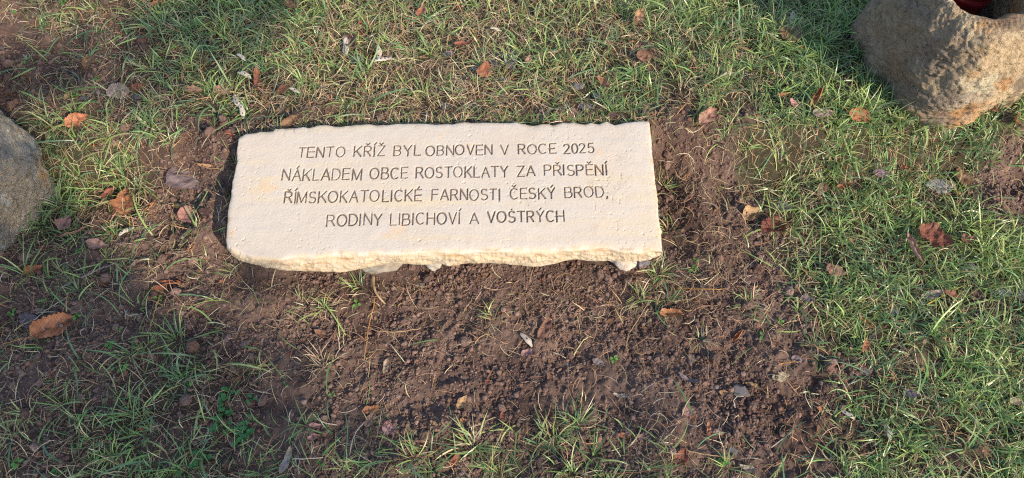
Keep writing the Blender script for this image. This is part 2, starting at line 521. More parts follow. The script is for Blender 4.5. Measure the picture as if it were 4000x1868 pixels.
WORDS = [('TENTO', 1163, 613, 1342, 612, 39), ('KŘÍŽ', 1381, 610, 1500, 608, 39), ('BYL', 1537, 607, 1640, 606, 39), ('OBNOVEN', 1663, 606, 1921, 602, 38), ('V', 1957, 601, 1987, 600, 37), ('ROCE', 2023, 600, 2169, 598, 37), ('2025', 2202, 597, 2317, 595, 37),
         ('NÁKLADEM', 1099, 704, 1407, 700, 43), ('OBCE', 1443, 698, 1589, 696, 42), ('ROSTOKLATY', 1624, 694, 1983, 689, 41), ('ZA', 2020, 687, 2089, 685, 40), ('PŘISPĚNÍ', 2126, 685, 2369, 682, 40),
         ('ŘÍMSKOKATOLICKÉ', 1108, 792, 1644, 783, 43), ('FARNOSTI', 1686, 781, 1952, 779, 42), ('ČESKÝ', 1991, 777, 2167, 774, 41), ('BROD,', 2207, 771, 2372, 768, 41),
         ('RODINY', 1275, 883, 1488, 877, 44), ('LIBICHOVÍ', 1525, 878, 1795, 873, 44), ('A', 1835, 873, 1868, 872, 42), ('VOŠTRÝCH', 1903, 868, 2201, 864, 42)]
groove = np.full(U.shape, 9.0)
lw_r = np.random.default_rng(3)
for text, x0, y0, x1, y1, cap in WORDS:
    A = uv(np.array([[x0, y0]]))[0]; B = uv(np.array([[x1, y1]]))[0]; T = uv(np.array([[x0, y0 - cap]]))[0]
    e = (B - A) / np.hypot(*(B - A)); up = np.array([-e[1], e[0]]); ch = abs((T - A) @ up)
    items, cur = [], 0.0
    for chx in text:
        base, acc = ACC.get(chx, (chx, []))
        w, strokes = GL[base]
        items += [[(cur + sx, sy) for sx, sy in s] for s in strokes]
        items += [[(cur + w / 2 + sx, sy) for sx, sy in s] for s in acc]
        cur += w + (0.24 if chx not in 'IÍ' else 0.27)
    sx = np.hypot(*(B - A)) / (cur - 0.24)
    for s in items:
        jit = lw_r.normal(size=2) * 0.0006; wd = 0.0021 * lw_r.uniform(0.8, 1.2)
        P = np.array([A + e * (q[0] * sx) + up * (q[1] * ch) + jit for q in s])
        for p, q in zip(P[:-1], P[1:]):
            m = (U > min(p[0], q[0]) - .008) & (U < max(p[0], q[0]) + .008) & (V > min(p[1], q[1]) - .008) & (V < max(p[1], q[1]) + .008)
            if not m.any(): continue
            u_, v_ = U[m], V[m]; d = q - p; L2 = max(d @ d, 1e-12)
            t = np.clip(((u_ - p[0]) * d[0] + (v_ - p[1]) * d[1]) / L2, 0, 1)
            groove[m] = np.minimum(groove[m], np.hypot(u_ - p[0] - t * d[0], v_ - p[1] - t * d[1]) / wd)
groove = groove + 0.18 * noise(U * 260, V * 260)
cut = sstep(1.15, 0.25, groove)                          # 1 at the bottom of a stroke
edge_d = np.minimum.reduce([np.hypot(*(UV - cF[:, None]).transpose(2, 0, 1)), np.hypot(*(UV - cB[:, None]).transpose(2, 0, 1)),
                            np.hypot(*(UV - cL[None]).transpose(2, 0, 1)), np.hypot(*(UV - cR[None]).transpose(2, 0, 1))])
rough = 0.0004 * fbm(U * 30, V * 30, 0, 3) + 0.00022 * fbm(U * 230, V * 190, 3, 3)
pits = -0.0016 * sstep(0.42, 0.8, fbm(U * 120, V * 120, 9, 2)) * sstep(-0.2, 0.4, noise(U * 9, V * 9, 2))
comb = 0.0004 * np.sin((U * 0.8 + V) * 900 + 3 * noise(U * 12, V * 12)) * sstep(0.1, 0.35, noise(U * 4, V * 4, 7))     # faint chisel combing
chip = -(0.003 + 0.004 * np.abs(noise(U * 30, V * 30, 5))) * np.exp(-edge_d / (0.004 + 0.004 * np.abs(noise(U * 14, V * 14, 8))))
D = rough + pits + comb + chip - 0.0032 * cut
TOP = S0 + U[..., None] * SU + V[..., None] * SV + D[..., None] * SN
nb_mask = (edge_d < 0.012) & (np.abs(noise(U * 16, V * 16, 12)) > 0.16)
side_top = np.where(nb_mask, sstep(0.012, 0.003, edge_d) * 0.8, 0)

# rough broken sides: a ring of rows from the top edge down to the lower edge
K = 16
LOWZ = S0 - SN * THICK
low_f = on_plane(*along(LOW, NA).T, LOWZ, SN)
ring = np.concatenate([TOP[:, 0], TOP[-1, 1:], TOP[-2::-1, -1], TOP[0, -2:0:-1]])
outw = np.concatenate([np.tile([0, -1.0, 0], (NA, 1)), np.tile([1.0, 0, 0], (NB - 1, 1)), np.tile([0, 1.0, 0], (NA - 1, 1)), np.tile([-1.0, 0, 0], (NB - 2, 1))])
bot = ring - SN * THICK - 0.006 * outw
bot[:NA] = low_f
n_ring = len(ring)
kern = np.exp(-np.linspace(-2, 2, 25) ** 2); kern /= kern.sum()
for _ in range(2):
    for c in range(3):
        ext = np.concatenate([outw[-12:, c], outw[:, c], outw[:12, c]]); outw[:, c] = np.convolve(ext, kern, 'valid')
kern = kern[7:18] / kern[7:18].sum()
for c in range(3):
    ext = np.concatenate([bot[-5:, c], bot[:, c], bot[:5, c]]); bot[:, c] = np.convolve(ext, kern, 'valid')
t = np.linspace(0, 1, K)[None, :, None]
SIDE = ring[:, None] * (1 - t) + bot[:, None] * t
X, Y, Z = SIDE[..., 0], SIDE[..., 1], SIDE[..., 2]
amp = np.sin(np.pi * np.clip(t[..., 0], 0, 1)) ** 0.6
amp[:, -1] = 0.3
disp = amp * (0.006 * fbm(X * 14, Y * 14, Z * 25, 3) + 0.006 * np.abs(fbm(X * 28, Y * 28, Z * 60, 4)) + 0.0025 * fbm(X * 110, Y * 110, Z * 160, 3) + 0.004)
SIDE = SIDE + outw[:, None] * disp[..., None]
vt = TOP.reshape(-1, 3)
idx = np.arange(NA * NB).reshape(NA, NB)
ring_i = np.concatenate([idx[:, 0], idx[-1, 1:], idx[-2::-1, -1], idx[0, -2:0:-1]])
vs = SIDE[:, 1:].reshape(-1, 3); off = len(vt)
rows = np.concatenate([ring_i[:, None], off + np.arange(n_ring * (K - 1)).reshape(n_ring, K - 1)], 1)
nxt = np.roll(rows, -1, 0)
sq = np.stack([rows[:, :-1], rows[:, 1:], nxt[:, 1:], nxt[:, :-1]], -1).reshape(-1, 4)
tq = grid_quads(NA, NB)
center = len(vt) + len(vs)
allv = np.concatenate([vt, vs, [bot.mean(0) + 0.004 * SN]])
bt = np.stack([rows[:, -1], np.full(n_ring, center), nxt[:, -1]], -1)
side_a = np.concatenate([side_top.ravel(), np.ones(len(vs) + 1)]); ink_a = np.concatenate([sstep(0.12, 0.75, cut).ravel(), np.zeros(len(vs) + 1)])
is_ink = (cut.ravel()[tq].max(1) > 0.08)
org = np.array([-0.16, 0.98, 0.03])
def sub(quads, tris=None):
    used = np.unique(np.concatenate([quads.ravel()] + ([tris.ravel()] if tris is not None else [])))
    mp = np.zeros(len(allv), int); mp[used] = np.arange(len(used))
    return allv[used] - org, mp[quads], mp[tris] if tris is not None else None, side_a[used], ink_a[used]
v_, q_, t_, s_, i_ = sub(np.concatenate([tq[~is_ink], sq]), bt)
slab = obj('inscribed_slab', mesh_np('inscribed_slab', v_, q_, t_, side=s_, ink=i_), M_SLAB, loc=org)
tag(slab, 'long cream sandstone slab with four lines of engraved writing on its top', 'stone slab')
v_, q_, t_, s_, i_ = sub(tq[is_ink])
obj('inscription', mesh_np('inscription', v_, q_, side=s_, ink=i_), M_SLAB, slab)
print('slab front inset', np.round((low_f[::100] - TOP[::100, 0])[:, 1:], 3).tolist())
SLAB_OUT = np.concatenate([TOP[::8, 0], TOP[-1, ::8], TOP[::-8, -1], TOP[0, ::-8]])[:, :2]


def in_slab(x, y, grow=0.0):
    """inside the slab's plan outline"""
    c = SLAB_OUT.mean(0); Pq = c + (SLAB_OUT - c) * (1 + grow)
    r = np.zeros(np.shape(x), bool); j = len(Pq) - 1
    for i in range(len(Pq)):
        xi, yi = Pq[i]; xj, yj = Pq[j]
        if yi != yj:
            r ^= ((yi > y) != (yj > y)) & (x < (xj - xi) * (y - yi) / (yj - yi) + xi)
        j = i
    return r


# ------------------------------------------------------------------ hollowed boulders, and a grave lantern in the right one
def boulder(name, base, top, prof, hole_r, hole_d, seed, mat, nu=360, sq=(1.0, 1.0), amp=1.0, facets=(), off=(0, 0)):
    """prof: (height, radius) up the outside; a worn hollow in the top"""
    h = prof[-1][0]
    pz = np.array([p[0] for p in prof]); pr_ = np.array([p[1] for p in prof])
    s = np.linspace(0, 1, 170)
    oz = pz[0] + (h - pz[0]) * s; orr = np.interp(oz, pz, pr_)
    for _ in range(10):
        orr[1:-1] = (orr[:-2] + orr[1:-1] * 2 + orr[2:]) / 4
    k = np.linspace(0, 1, 26)[1:]                       # rim
    rr = orr[-1] + (hole_r - orr[-1]) * k; rz = h + 0.012 * np.sin(np.pi * k)
    k = np.linspace(0, 1, 60)[1:]
    ir = hole_r * (1 - 0.25 * k ** 3); iz = h - hole_d * k
    k = np.linspace(0, 1, 12)[1:]
    fr = ir[-1] * (1 - k) + 1e-4; fz = np.full(11, h - hole_d)
    R = np.concatenate([orr, rr, ir, fr]); Zp = np.concatenate([oz, rz, iz, fz])
    inner = np.concatenate([np.zeros(170), np.zeros(25), np.ones(59), np.ones(11)])
    th = np.linspace(0, 2 * np.pi, nu, endpoint=False)[:, None]
    c = np.cos(th); s_ = np.sin(th)
    f = np.clip(Zp / h, 0, 1)[None]
    shape = 1 + amp * (0.07 * noise(c * 1.3 + seed, s_ * 1.3, f * 1.2) + 0.05 * noise(c * 2.6 + seed, s_ * 2.6, f * 2.6 + 3)) * (1 - 0.6 * inner[None])
    fac = np.full((nu, 1), 1.0) ** -7
    for fa, fd in facets:
        fac = fac + (np.clip(np.cos(th - math.radians(fa)), 1e-3, 1) / fd) ** 7
    flat = 1 + ((fac / fac.min()) ** (-1 / 7) - 1) * (1 - inner[None]) * np.clip(1.6 - 1.3 * f, 0.15, 1)
    r = R[None] * shape * flat
    x = base[0] + (top[0] - base[0]) * f + r * c * sq[0]; y = base[1] + (top[1] - base[1]) * f + r * s_ * sq[1]
    sh = np.concatenate([sstep(.30, 1, s), np.ones(len(R) - 170)])[None]
    x = x + off[0] * sh; y = y + off[1] * sh
    z = base[2] + Zp[None] + 0.012 * noise(c * 2 + seed, s_ * 2, 9.0) * (f > .5) + 0 * th
    fine = amp * (0.010 * fbm(x * 9 + seed, y * 9, z * 9, 3) + 0.005 * np.abs(fbm(x * 22, y * 22 + seed, z * 22, 4)) + 0.0035 * np.abs(fbm(x * 60, y * 60, z * 60 + seed, 3)) + 0.0022 * fbm(x * 110, y * 85, z * 85, 3)) * (1 - 0.5 * inner[None])
    x = x + fine * c; y = y + fine * s_; z = z + 0.5 * fine * (f > .9)
    V = np.stack([x, y, z], -1) - np.array(base)
    me = mesh_np(name, V.reshape(-1, 3), grid_quads(nu, len(R), True)[:, ::-1])
    return obj(name, me, mat, loc=base)


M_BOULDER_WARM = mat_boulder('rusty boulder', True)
M_BOULDER_GREY = mat_boulder('grey boulder', False)
RB, RT = np.array([1.152, 1.375, 0.03]), np.array([1.082, 1.328, 0.42])
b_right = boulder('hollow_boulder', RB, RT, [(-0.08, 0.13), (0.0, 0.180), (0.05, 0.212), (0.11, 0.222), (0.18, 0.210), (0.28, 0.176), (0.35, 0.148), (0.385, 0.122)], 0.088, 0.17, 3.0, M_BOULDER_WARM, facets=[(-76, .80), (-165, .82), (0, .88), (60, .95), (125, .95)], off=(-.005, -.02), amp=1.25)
tag(b_right, 'rusty ochre and grey boulder with a hollow in its top holding a red lantern', 'boulder')
LB, LT = np.array([-1.385, 1.02, 0.0]), np.array([-1.47, 0.985, 0.37])
b_left = boulder('hollow_boulder', LB, LT, [(-0.06, 0.20), (0.0, 0.222), (0.10, 0.245), (0.22, 0.245), (0.28, 0.236), (0.345, 0.21), (0.365, 0.17)], 0.11, 0.12, 21.0, M_BOULDER_GREY, amp=1.2, facets=[(-15, .93), (-85, .9), (55, .93)])
tag(b_left, 'grey weathered boulder standing on the soil at the left edge', 'boulder')


def lathe(name, prof, mat, parent=None, loc=(0, 0, 0), nu=64):
    R = np.array([p[0] for p in prof]); Zp = np.array([p[1] for p in prof])
    th = np.linspace(0, 2 * np.pi, nu, endpoint=False)[:, None]
    V = np.stack([R * np.cos(th), R * np.sin(th), Zp + 0 * th], -1)
    return obj(name, mesh_np(name, V.reshape(-1, 3), grid_quads(nu, len(R), True)), mat, parent, loc)


M_RED = mat_plain('red plastic', (0.13, 0.007, 0.011), 0.16, 0.6)
M_SMOKE = mat_plain('smoky glass', (0.10, 0.11, 0.11), 0.12, 0.5)
M_DARKMETAL = mat_plain('dark lid metal', (0.10, 0.09, 0.085), 0.35, 0.5, Metallic=0.8)
LANT = on_height(3812, 26, 0.345) + np.array([0.004, 0.045, -0.078])
def lantern_root():
    e = obj('grave_lantern', None, loc=LANT); e.scale = (0.78, 0.78, 0.78)
    return e


lan = tag(lantern_root(), 'red plastic grave lantern standing in the hollow of the rusty boulder', 'lantern')
lathe('base', [(0.001, 0), (0.046, 0.0), (0.052, 0.004), (0.052, 0.045), (0.053, 0.075), (0.058, 0.088), (0.061, 0.098), (0.060, 0.108), (0.054, 0.113), (0.054, 0.119), (0.057, 0.122), (0.056, 0.127), (0.050, 0.129), (0.001, 0.129)], M_RED, lan)
lathe('jar', [(0.047, 0.1295), (0.049, 0.135), (0.049, 0.215), (0.046, 0.222), (0.001, 0.222)], M_SMOKE, lan)
lathe('lid', [(0.051, 0.2225), (0.054, 0.226), (0.053, 0.236), (0.040, 0.250), (0.018, 0.258), (0.010, 0.270), (0.001, 0.273)], M_DARKMETAL, lan)


# ------------------------------------------------------------------ stones
def stone_mesh(name, size, seed, color, sub_=4, facet=0.25):
    V, T = ico(sub_)
    n = 1 + facet * fbm(V[:, 0] * 1.2 + seed, V[:, 1] * 1.2, V[:, 2] * 1.2, 3) + 0.10 * np.abs(noise(V[:, 0] * 3 + seed, V[:, 1] * 3, V[:, 2] * 3))
    V = V * n[:, None]
    V[:, 2] = np.clip(V[:, 2], -0.7, 0.75 + 0.1 * noise(V[:, 0] * 2, V[:, 1] * 2, seed))
    V = V * np.array(size)
    c = np.array(color)[None] * (1 + 0.25 * fbm(V[:, 0] * 60, V[:, 1] * 60, V[:, 2] * 60 + seed, 3))[:, None]
    return mesh_np(name, V, None, T, True, col=np.clip(c, 0.01, 1))


for px, py, z, sx, sy, sz, c, lab in [
    (1478, 1052, 0.018, 0.058, 0.045, 0.032, (0.30, 0.27, 0.22), 'lumpy grey mossy footing stone under the slab front near its middle'),
    (1692, 1036, 0.018, 0.026, 0.030, 0.022, (0.36, 0.33, 0.27), 'small pale footing stone in the gap under the slab front'),
    (2440, 1024, 0.020, 0.044, 0.045, 0.030, (0.50, 0.42, 0.35), 'pale pinkish footing stone under the right end of the slab'),
    (2512, 1036, 0.014, 0.016, 0.020, 0.016, (0.16, 0.15, 0.17), 'small dark bluish chip wedged under the right slab corner')]:
    p = on_height(px, py, z); p = p + np.array([0, sy * 0.75, 0])
    tag(obj('footing_stone', stone_mesh('footing_stone', (sx, sy, sz), px * .01, c), M_STONE, loc=p), lab, 'stone', 'footing stones under the slab')
# ------------------------------------------------------------------ fallen leaves
PAL = {'o': (0.37, 0.155, 0.075), 'r': (0.225, 0.078, 0.047), 'b': (0.21, 0.115, 0.070), 'p': (0.36, 0.205, 0.165), 't': (0.35, 0.215, 0.12),
       'd': (0.095, 0.055, 0.042), 'g': (0.17, 0.135, 0.13), 'w': (0.33, 0.26, 0.20), 'y': (0.45, 0.27, 0.09)}


def leaf_mesh(L, asp, colr, curl, seed):
    r = np.random.default_rng(seed)
    nt, ns = 22, 13
    t = np.linspace(0, 1, nt)[:, None]; s = np.linspace(-1, 1, ns)[None]
    if asp < 0.45: w = np.sin(np.pi * t ** 0.9) ** 0.7
    else:
        w = np.clip(t, 1e-4, 1) ** 0.55 * np.clip(1 - t, 0, 1) ** 0.85; w = w / w.max()
    W = L * asp * 0.5
    jag = 1 + 0.10 * noise(t * 9 + seed, np.sign(s) * 3.0, 1.0) + 0.07 * np.where(np.arange(nt) % 2 == 0, 1, -1)[:, None]
    y = W * w * s * (1 + (jag - 1) * np.abs(s) ** 3) * (1 + 0.5 * noise(t * 2.2 + seed, np.sign(s) * 2.0 + seed, 4.0))
    x = L * (t - 0.5) + 0 * s + 0.06 * L * noise(t * 2 + seed, s * 1.5, 3.0)
    z = np.zeros_like(y)
    a = {'f': (0.10, 0.06), 'c': (0.45, 0.24), 'k': (1.05, 0.12), 'r': (1.9, 0.2), 's': (0.3, 0.35)}[curl]
    bend, fold = a[1] * r.uniform(.7, 1.4), a[0] * r.uniform(.8, 1.25)
    if curl == 'r':                                     # rolled into a tube
        ang = s * 2.3 * (0.7 + 0.5 * t); rad = W * w / 2.3
        y = rad * np.sin(ang) * 1.1; z = rad * (1 - np.cos(ang))
    else:
        k = fold * (1 if curl != 'k' else np.where(s > 0, 1.0, 0.15))
        ang = k * np.abs(s)
        z = np.abs(y) * np.sin(ang) * (1.1 if curl == 'k' else 0.8); y = y * np.cos(ang * 0.8)
    z = z + bend * L * (2 * (t - 0.5)) ** 2 * 0.55 * r.choice([1, 1, 0.3]) + L * (0.05 * fbm(x * 4 / L + seed, y * 4 / L, 2.0, 3) + 0.10 * np.abs(noise(x * 3.2 / L + seed, y * 3.2 / L, 6.0)) * (1.2 if curl != 'f' else .5))
    tw = r.normal() * 0.35
    ang = tw * (t - .5); y, z = y * np.cos(ang) - z * np.sin(ang), y * np.sin(ang) + z * np.cos(ang)
    z = z - z.min()
    vein = np.exp(-(s / 0.09) ** 2) + 0.5 * (np.abs(((t * 8 + np.abs(s) * 2.2) % 1) - 0.5) < 0.10)
    c = np.array(colr)[None, None] * (1 + 0.32 * fbm(x * 3.5 / L + seed, y * 3.5 / L, 8.0, 3) - 0.22 * vein)[..., None]
    V = np.stack([x, y, z], -1)
    return mesh_np('dead_leaf', V.reshape(-1, 3), grid_quads(nt, ns), None, False, col=np.clip(c.reshape(-1, 3), 0.01, 0.9))


def ground_angle(deg, px, py):
    p = at(px, py); q = at(px + 20 * math.cos(math.radians(deg)), py - 20 * math.sin(math.radians(deg)))
    return math.atan2(q[1] - p[1], q[0] - p[0]), np.hypot(*(q - p)[:2]) / 20


def tube_mesh(name, P, rad, color, nside=5, flat=1.0, taper=0.5):
    P = np.asarray(P, float); n = len(P)
    T = np.gradient(P, axis=0); T /= np.linalg.norm(T, axis=1)[:, None] + 1e-9
    A = np.cross(T, [0, 0, 1.0]); A /= np.linalg.norm(A, axis=1)[:, None] + 1e-9; B = np.cross(A, T)
    th = np.linspace(0, 2 * np.pi, nside, endpoint=False)
    rr = rad * (1 - taper * np.linspace(0, 1, n))
    V = P[None] + rr[None, :, None] * (np.cos(th)[:, None, None] * A[None] + flat * np.sin(th)[:, None, None] * B[None])
    c = np.array(color)[None, None] * (1 + 0.2 * noise(np.arange(n) * 0.7, P[:, 0] * 50)[None, :, None] + 0 * V[..., :1])
    return mesh_np(name, V.reshape(-1, 3), grid_quads(nside, n, True), None, True, col=np.clip(c.reshape(-1, 3), 0.01, .9))


LEAVES = """
303 473 78 .62 20 o k + | orange-brown triangular dead leaf beside the grey boulder, topmost of three in its sunlit patch
365 565 92 .50 -35 o c | crumpled orange dead leaf in the grass between grey boulder and slab
415 617 72 .42 25 o s | narrow brown-orange leaf in grass just below the crumpled orange one
342 245 44 .5 80 b k | brown folded leaf standing in sparse grass above the grey boulder
272 372 36 .7 60 t c | small tan leaf bit on dark soil above the grey boulder
466 357 70 .75 5 w f | pale pinkish two-lobed leaf lying on soil near the upper left grass
536 345 56 .6 15 r c | dark reddish curled leaf next to the pale two-lobed leaf
524 93 62 .45 12 d f | dark brown flat leaf lying in the far grass near the top edge
617 14 52 .45 30 o s | orange-brown leaf strip cut by the top edge of the view
870 357 62 .45 -25 t f | smooth tan oval leaf in grass beside the spotted pods
757 353 58 .4 -10 t s | thin tan leaf half hidden in grass near the tan oval leaf
675 578 46 .55 50 o c | small orange leaf in short grass left of the slab
675 683 74 .62 -60 r c | dark red-brown leaf touching the large grey-brown leaf left of the slab
741 699 108 .72 -15 g f | largest leaf left of the slab, flat, rounded and grey-brown on dark soil
827 658 90 .28 -3 t r | long rolled tan leaf on soil just left of the slab
493 792 82 .62 75 o k | bright orange folded leaf at the lower edge of the sunlit grass patch
423 757 46 .6 60 r c | dark brown leaf bit behind the bright orange folded leaf
590 811 55 .3 40 o r | thin orange curled leaf right of the bright orange folded leaf
702 810 42 .45 5 y c | small yellow-orange leaf curl on dark soil left of the slab
753 854 76 .78 20 p c | pinkish brown ragged leaf on dark soil left of the slab
807 834 46 .6 -10 d f | small dark leaf touching the pinkish brown ragged leaf
908 532 54 .3 -35 r r | red-brown rolled leaf tucked against the far left slab corner
256 873 58 .7 60 p k | brownish pink folded leaf on soil right of the grey boulder
283 916 98 .32 25 b r | long brown rolled leaf on soil right of the grey boulder
233 667 36 .4 10 o c | small orange leaf bit touching the right flank of the grey boulder
101 299 26 .7 20 o c | tiny orange leaf bit on the dark soil patch above the grey boulder
136 1062 78 .60 15 o k | orange leaf lying on green blades in front of the grey boulder
217 1280 150 .55 38 o k + | biggest dead leaf, ribbed brown with one folded orange half, on dark soil
132 1268 62 .38 -40 g f | smooth grey-purple oblong leaf under the biggest brown leaf
679 1109 96 .32 -8 o r | long orange rolled leaf on soil, upper of a touching pair
633 1140 60 .75 60 r k + | orange-red folded leaf with a long stalk, lower of a touching pair
753 969 52 .45 65 o r | dark orange curled leaf on soil below the slab's left end
384 961 56 .65 -5 p c | pinkish leaf on soil among thin grass stems below the grey boulder
625 992 40 .6 60 r f | small red-brown leaf upright on soil left of the slab's front corner
171 969 38 .8 20 r f | small dark red leaf on soil close under the grey boulder
598 1396 44 .5 -40 p c | pinkish leaf scrap among low green blades on shaded soil
881 1415 50 .42 20 d c | dark brown leaf on shaded crumbly soil below the slab's left end
151 1217 46 .42 5 p f | pinkish flat leaf just above the biggest brown leaf
1140 27 52 .5 -20 b c | brown leaf curl in the far grass near the top edge above the slab
1377 163 60 .55 -50 b c | brown curled leaf leaning on a pale pod in the grass behind the slab
1116 349 54 .7 10 r f | reddish brown flat leaf in grass beside a white scrap behind the slab
1008 318 72 .26 -85 o s | narrow upright orange leaf in grass behind the slab's left end
1140 474 64 .5 35 b k | brown folded leaf standing against the slab's far edge
1893 272 52 .6 70 o f | square orange-brown leaf beside a white pebble behind the slab
1645 50 40 .6 60 o c | small orange leaf in dry grass near the top edge
1419 334 46 .35 40 b r | thin brown rolled leaf in dry grass behind the slab's middle
1815 175 66 .35 5 r c | reddish crumpled leaf strip sunk in the dry far grass
2520 225 58 .65 0 b k | brown leaf in green grass above the slab's right end
2497 66 44 .5 65 t c | beige leaf curl in bright grass near the top edge
2839 295 42 .4 10 w c | beige boat-shaped leaf in grass left of the rusty boulder
2361 326 62 .34 -55 o s | orange-brown narrow leaf in grass beside the dug soil clod
2765 458 64 .55 40 p k | brown folded fan leaf in grass right of the slab's far corner
2699 485 76 .5 -20 b c | brown-pink leaf next to the folded fan leaf
2939 842 58 .66 0 t k | tan wrinkled leaf at the grass edge right of the slab
2916 555 30 .5 35 r c | tiny dark red leaf in grass between slab and rusty boulder
3027 889 92 .70 10 r c | large crumpled dark brown leaf at the soil's grassy edge
2066 233 30 .5 70 p f | small pinkish leaf upright by the blue-grey stones
2396 450 34 .7 -10 d f | dark leaf scrap in grass at the slab's far edge
2730 571 30 .7 30 b c | small brown leaf right of the slab below the folded fan leaf
3093 132 66 .85 30 b f | round brown leaf in shaded grass left of the rusty boulder
3186 388 76 .40 60 o r | orange-brown curled leaf in grass left of the rusty boulder
3066 373 54 .34 10 o c | narrow orange leaf left of the orange-brown curled leaf
3101 408 44 .5 -20 p c | pinkish leaf scrap below the narrow orange leaf
3217 443 72 .45 5 w f | pale beige flat leaf in dark grass left of the rusty boulder's base
3353 462 80 .66 -8 o k + | orange fan-shaped leaf near the foot of the rusty boulder
3411 586 60 .62 35 o k | orange triangular leaf in grass in front of the rusty boulder
3074 578 50 .5 12 o r | dark orange curled leaf in grass midway between slab and boulder
3532 644 48 .5 65 o c | upright orange leaf in grass in front of the rusty boulder
3873 423 66 .6 15 b c | brown leaf in grass against the right foot of the rusty boulder
3963 470 66 .66 65 o k | orange folded leaf in grass at the right edge
3765 695 64 .80 -10 b f | round brown leaf in grass beside the dark soil patch
3908 629 48 .4 -10 o c | orange leaf edge at the top of the dark soil patch
3299 730 50 .42 5 o c | orange-pink narrow leaf in sunny grass
3210 738 44 .6 60 b f | dull brown leaf beside the orange-pink narrow leaf
3621 598 62 .5 -35 t f | beige flat leaf in grass under the rusty boulder
3443 679 52 .55 -10 g f | grey-purple leaf in grass below the orange triangular leaf
3924 311 54 .4 -40 b s | brown leaf behind the right flank of the rusty boulder
3970 264 60 .3 0 o r | orange-brown stem-like leaf behind the rusty boulder
3474 508 50 .4 20 b c | brown leaf at the foot of the rusty boulder between grass tufts
3652 930 112 .82 -25 r c | large rounded red-brown leaf lying in bright grass
3563 973 98 .40 -62 p r | pinkish tan rolled leaf beside the large rounded red-brown leaf
3780 936 46 .75 10 b c | small round brown leaf in grass right of the large rounded one
3384 1260 62 .38 -35 o r | orange rolled leaf in grass at the soil's right side
3380 1353 42 .7 50 o k | small orange folded leaf below the orange rolled leaf
3155 1171 46 .55 -15 g c | purple-grey leaf curl in grass right of the bare soil
3264 1058 66 .55 -20 b f | brown flat leaf sunk in grass right of the bare soil
3637 1155 74 .4 15 w c | beige cupped leaf with a dark hole in thin grass
3714 1151 56 .45 -10 r c | dark red-brown leaf beside the beige cupped leaf
3815 1155 48 .6 -40 d k | dark folded leaf right of the dark red-brown leaf
3559 1540 50 .55 -20 g f | grey flat leaf deep in the lower right grass
3854 1765 50 .55 45 b f | brown flat leaf by the bare spot in the lower right corner
3970 1571 66 .5 0 w f | whitish flat leaf in grass at the right edge
3116 1408 48 .6 -10 g k | grey folded leaf on soil at the grass edge
3050 1474 56 .5 12 w f | pale curled leaf on soil near the lower grass edge
2128 1287 66 .40 58 b k | brown folded leaf standing on soil below the slab's right half
2066 1380 46 .6 10 p c | pink leaf curl on soil below the long whitish pod
2341 1419 50 .6 -15 g f | grey-pink flat leaf beside a clover seedling on soil
2625 1233 74 .5 -15 o c | bright orange torn leaf on soil below the slab's right corner
2881 1314 60 .5 50 o r | orange-brown twisted leaf on soil near the right grass edge
2959 1256 42 .3 -10 w r | pale rolled leaf at the right edge of the bare soil
2695 1605 58 .5 25 p f | brownish pink flat leaf on soil in the lower right
2769 1691 72 .24 -85 o s | upright narrow orange leaf on soil near the bottom
2831 1536 46 .5 10 t c | tan cupped leaf on soil right of the shallow ruts
2473 1687 58 .4 -45 g r | grey-white rolled leaf among lower grass blades
2439 1703 46 .35 0 o c | orange leaf sliver next to the grey-white rolled leaf
2508 1706 34 .55 40 p c | pinkish leaf bit right of the grey-white rolled leaf
2951 1109 56 .5 0 d c | dark leaf on soil at the right grass edge
2660 1788 54 .7 60 r c | reddish crumpled leaf in grass near the bottom
2920 1831 52 .35 -30 w c | pale narrow leaf near the bottom right soil edge
1322 1171 52 .42 40 p r | pinkish rolled leaf on soil just below the slab
1508 1431 48 .38 72 w k | pale folded leaf pointing up on soil below the slab's middle
1256 1307 48 .4 -20 b c | brown leaf sliver on soil left of the pale straw tuft
1450 1602 62 .42 15 o c | orange-brown shredded leaf on soil in the lower middle
1446 1640 50 .5 55 p c | pinkish leaf under the orange-brown shredded leaf
1528 1679 56 .6 -20 p k | pinkish tan folded leaf at the edge of the lower grass
1807 1574 48 .7 60 t c | beige angular leaf on soil below the slab's centre
1811 1644 24 .7 10 o c | tiny orange-red leaf bit above the lower grass
1120 1803 96 .3 75 w s | long pale leaf standing in shaded grass at the bottom
1776 1796 54 .5 70 r c | reddish leaf among lower grass blades at the bottom
1962 1636 34 .4 85 r c | small reddish upright leaf right of the tiny orange-red bit
1233 1664 46 .4 -5 p c | pink-brown leaf on shaded soil above the lower grass
1357 1710 62 .3 55 b s | brown narrow leaf on soil in the lower middle
1225 1710 42 .6 10 p c | pinkish leaf crumb below the pink-brown leaf
1897 1062 44 .55 80 t f | small tan leaf upright in soil under the slab's front edge
2683 1485 72 .22 -35 g s | grey-brown narrow leaf strip on soil right of the centre
2427 1551 54 .3 -10 w s | beige narrow leaf strip above a green blade on soil
2943 1508 56 .3 -35 t s | beige leaf strip at the right edge of the bare soil
"""
STALKS = {}
seedn = 100
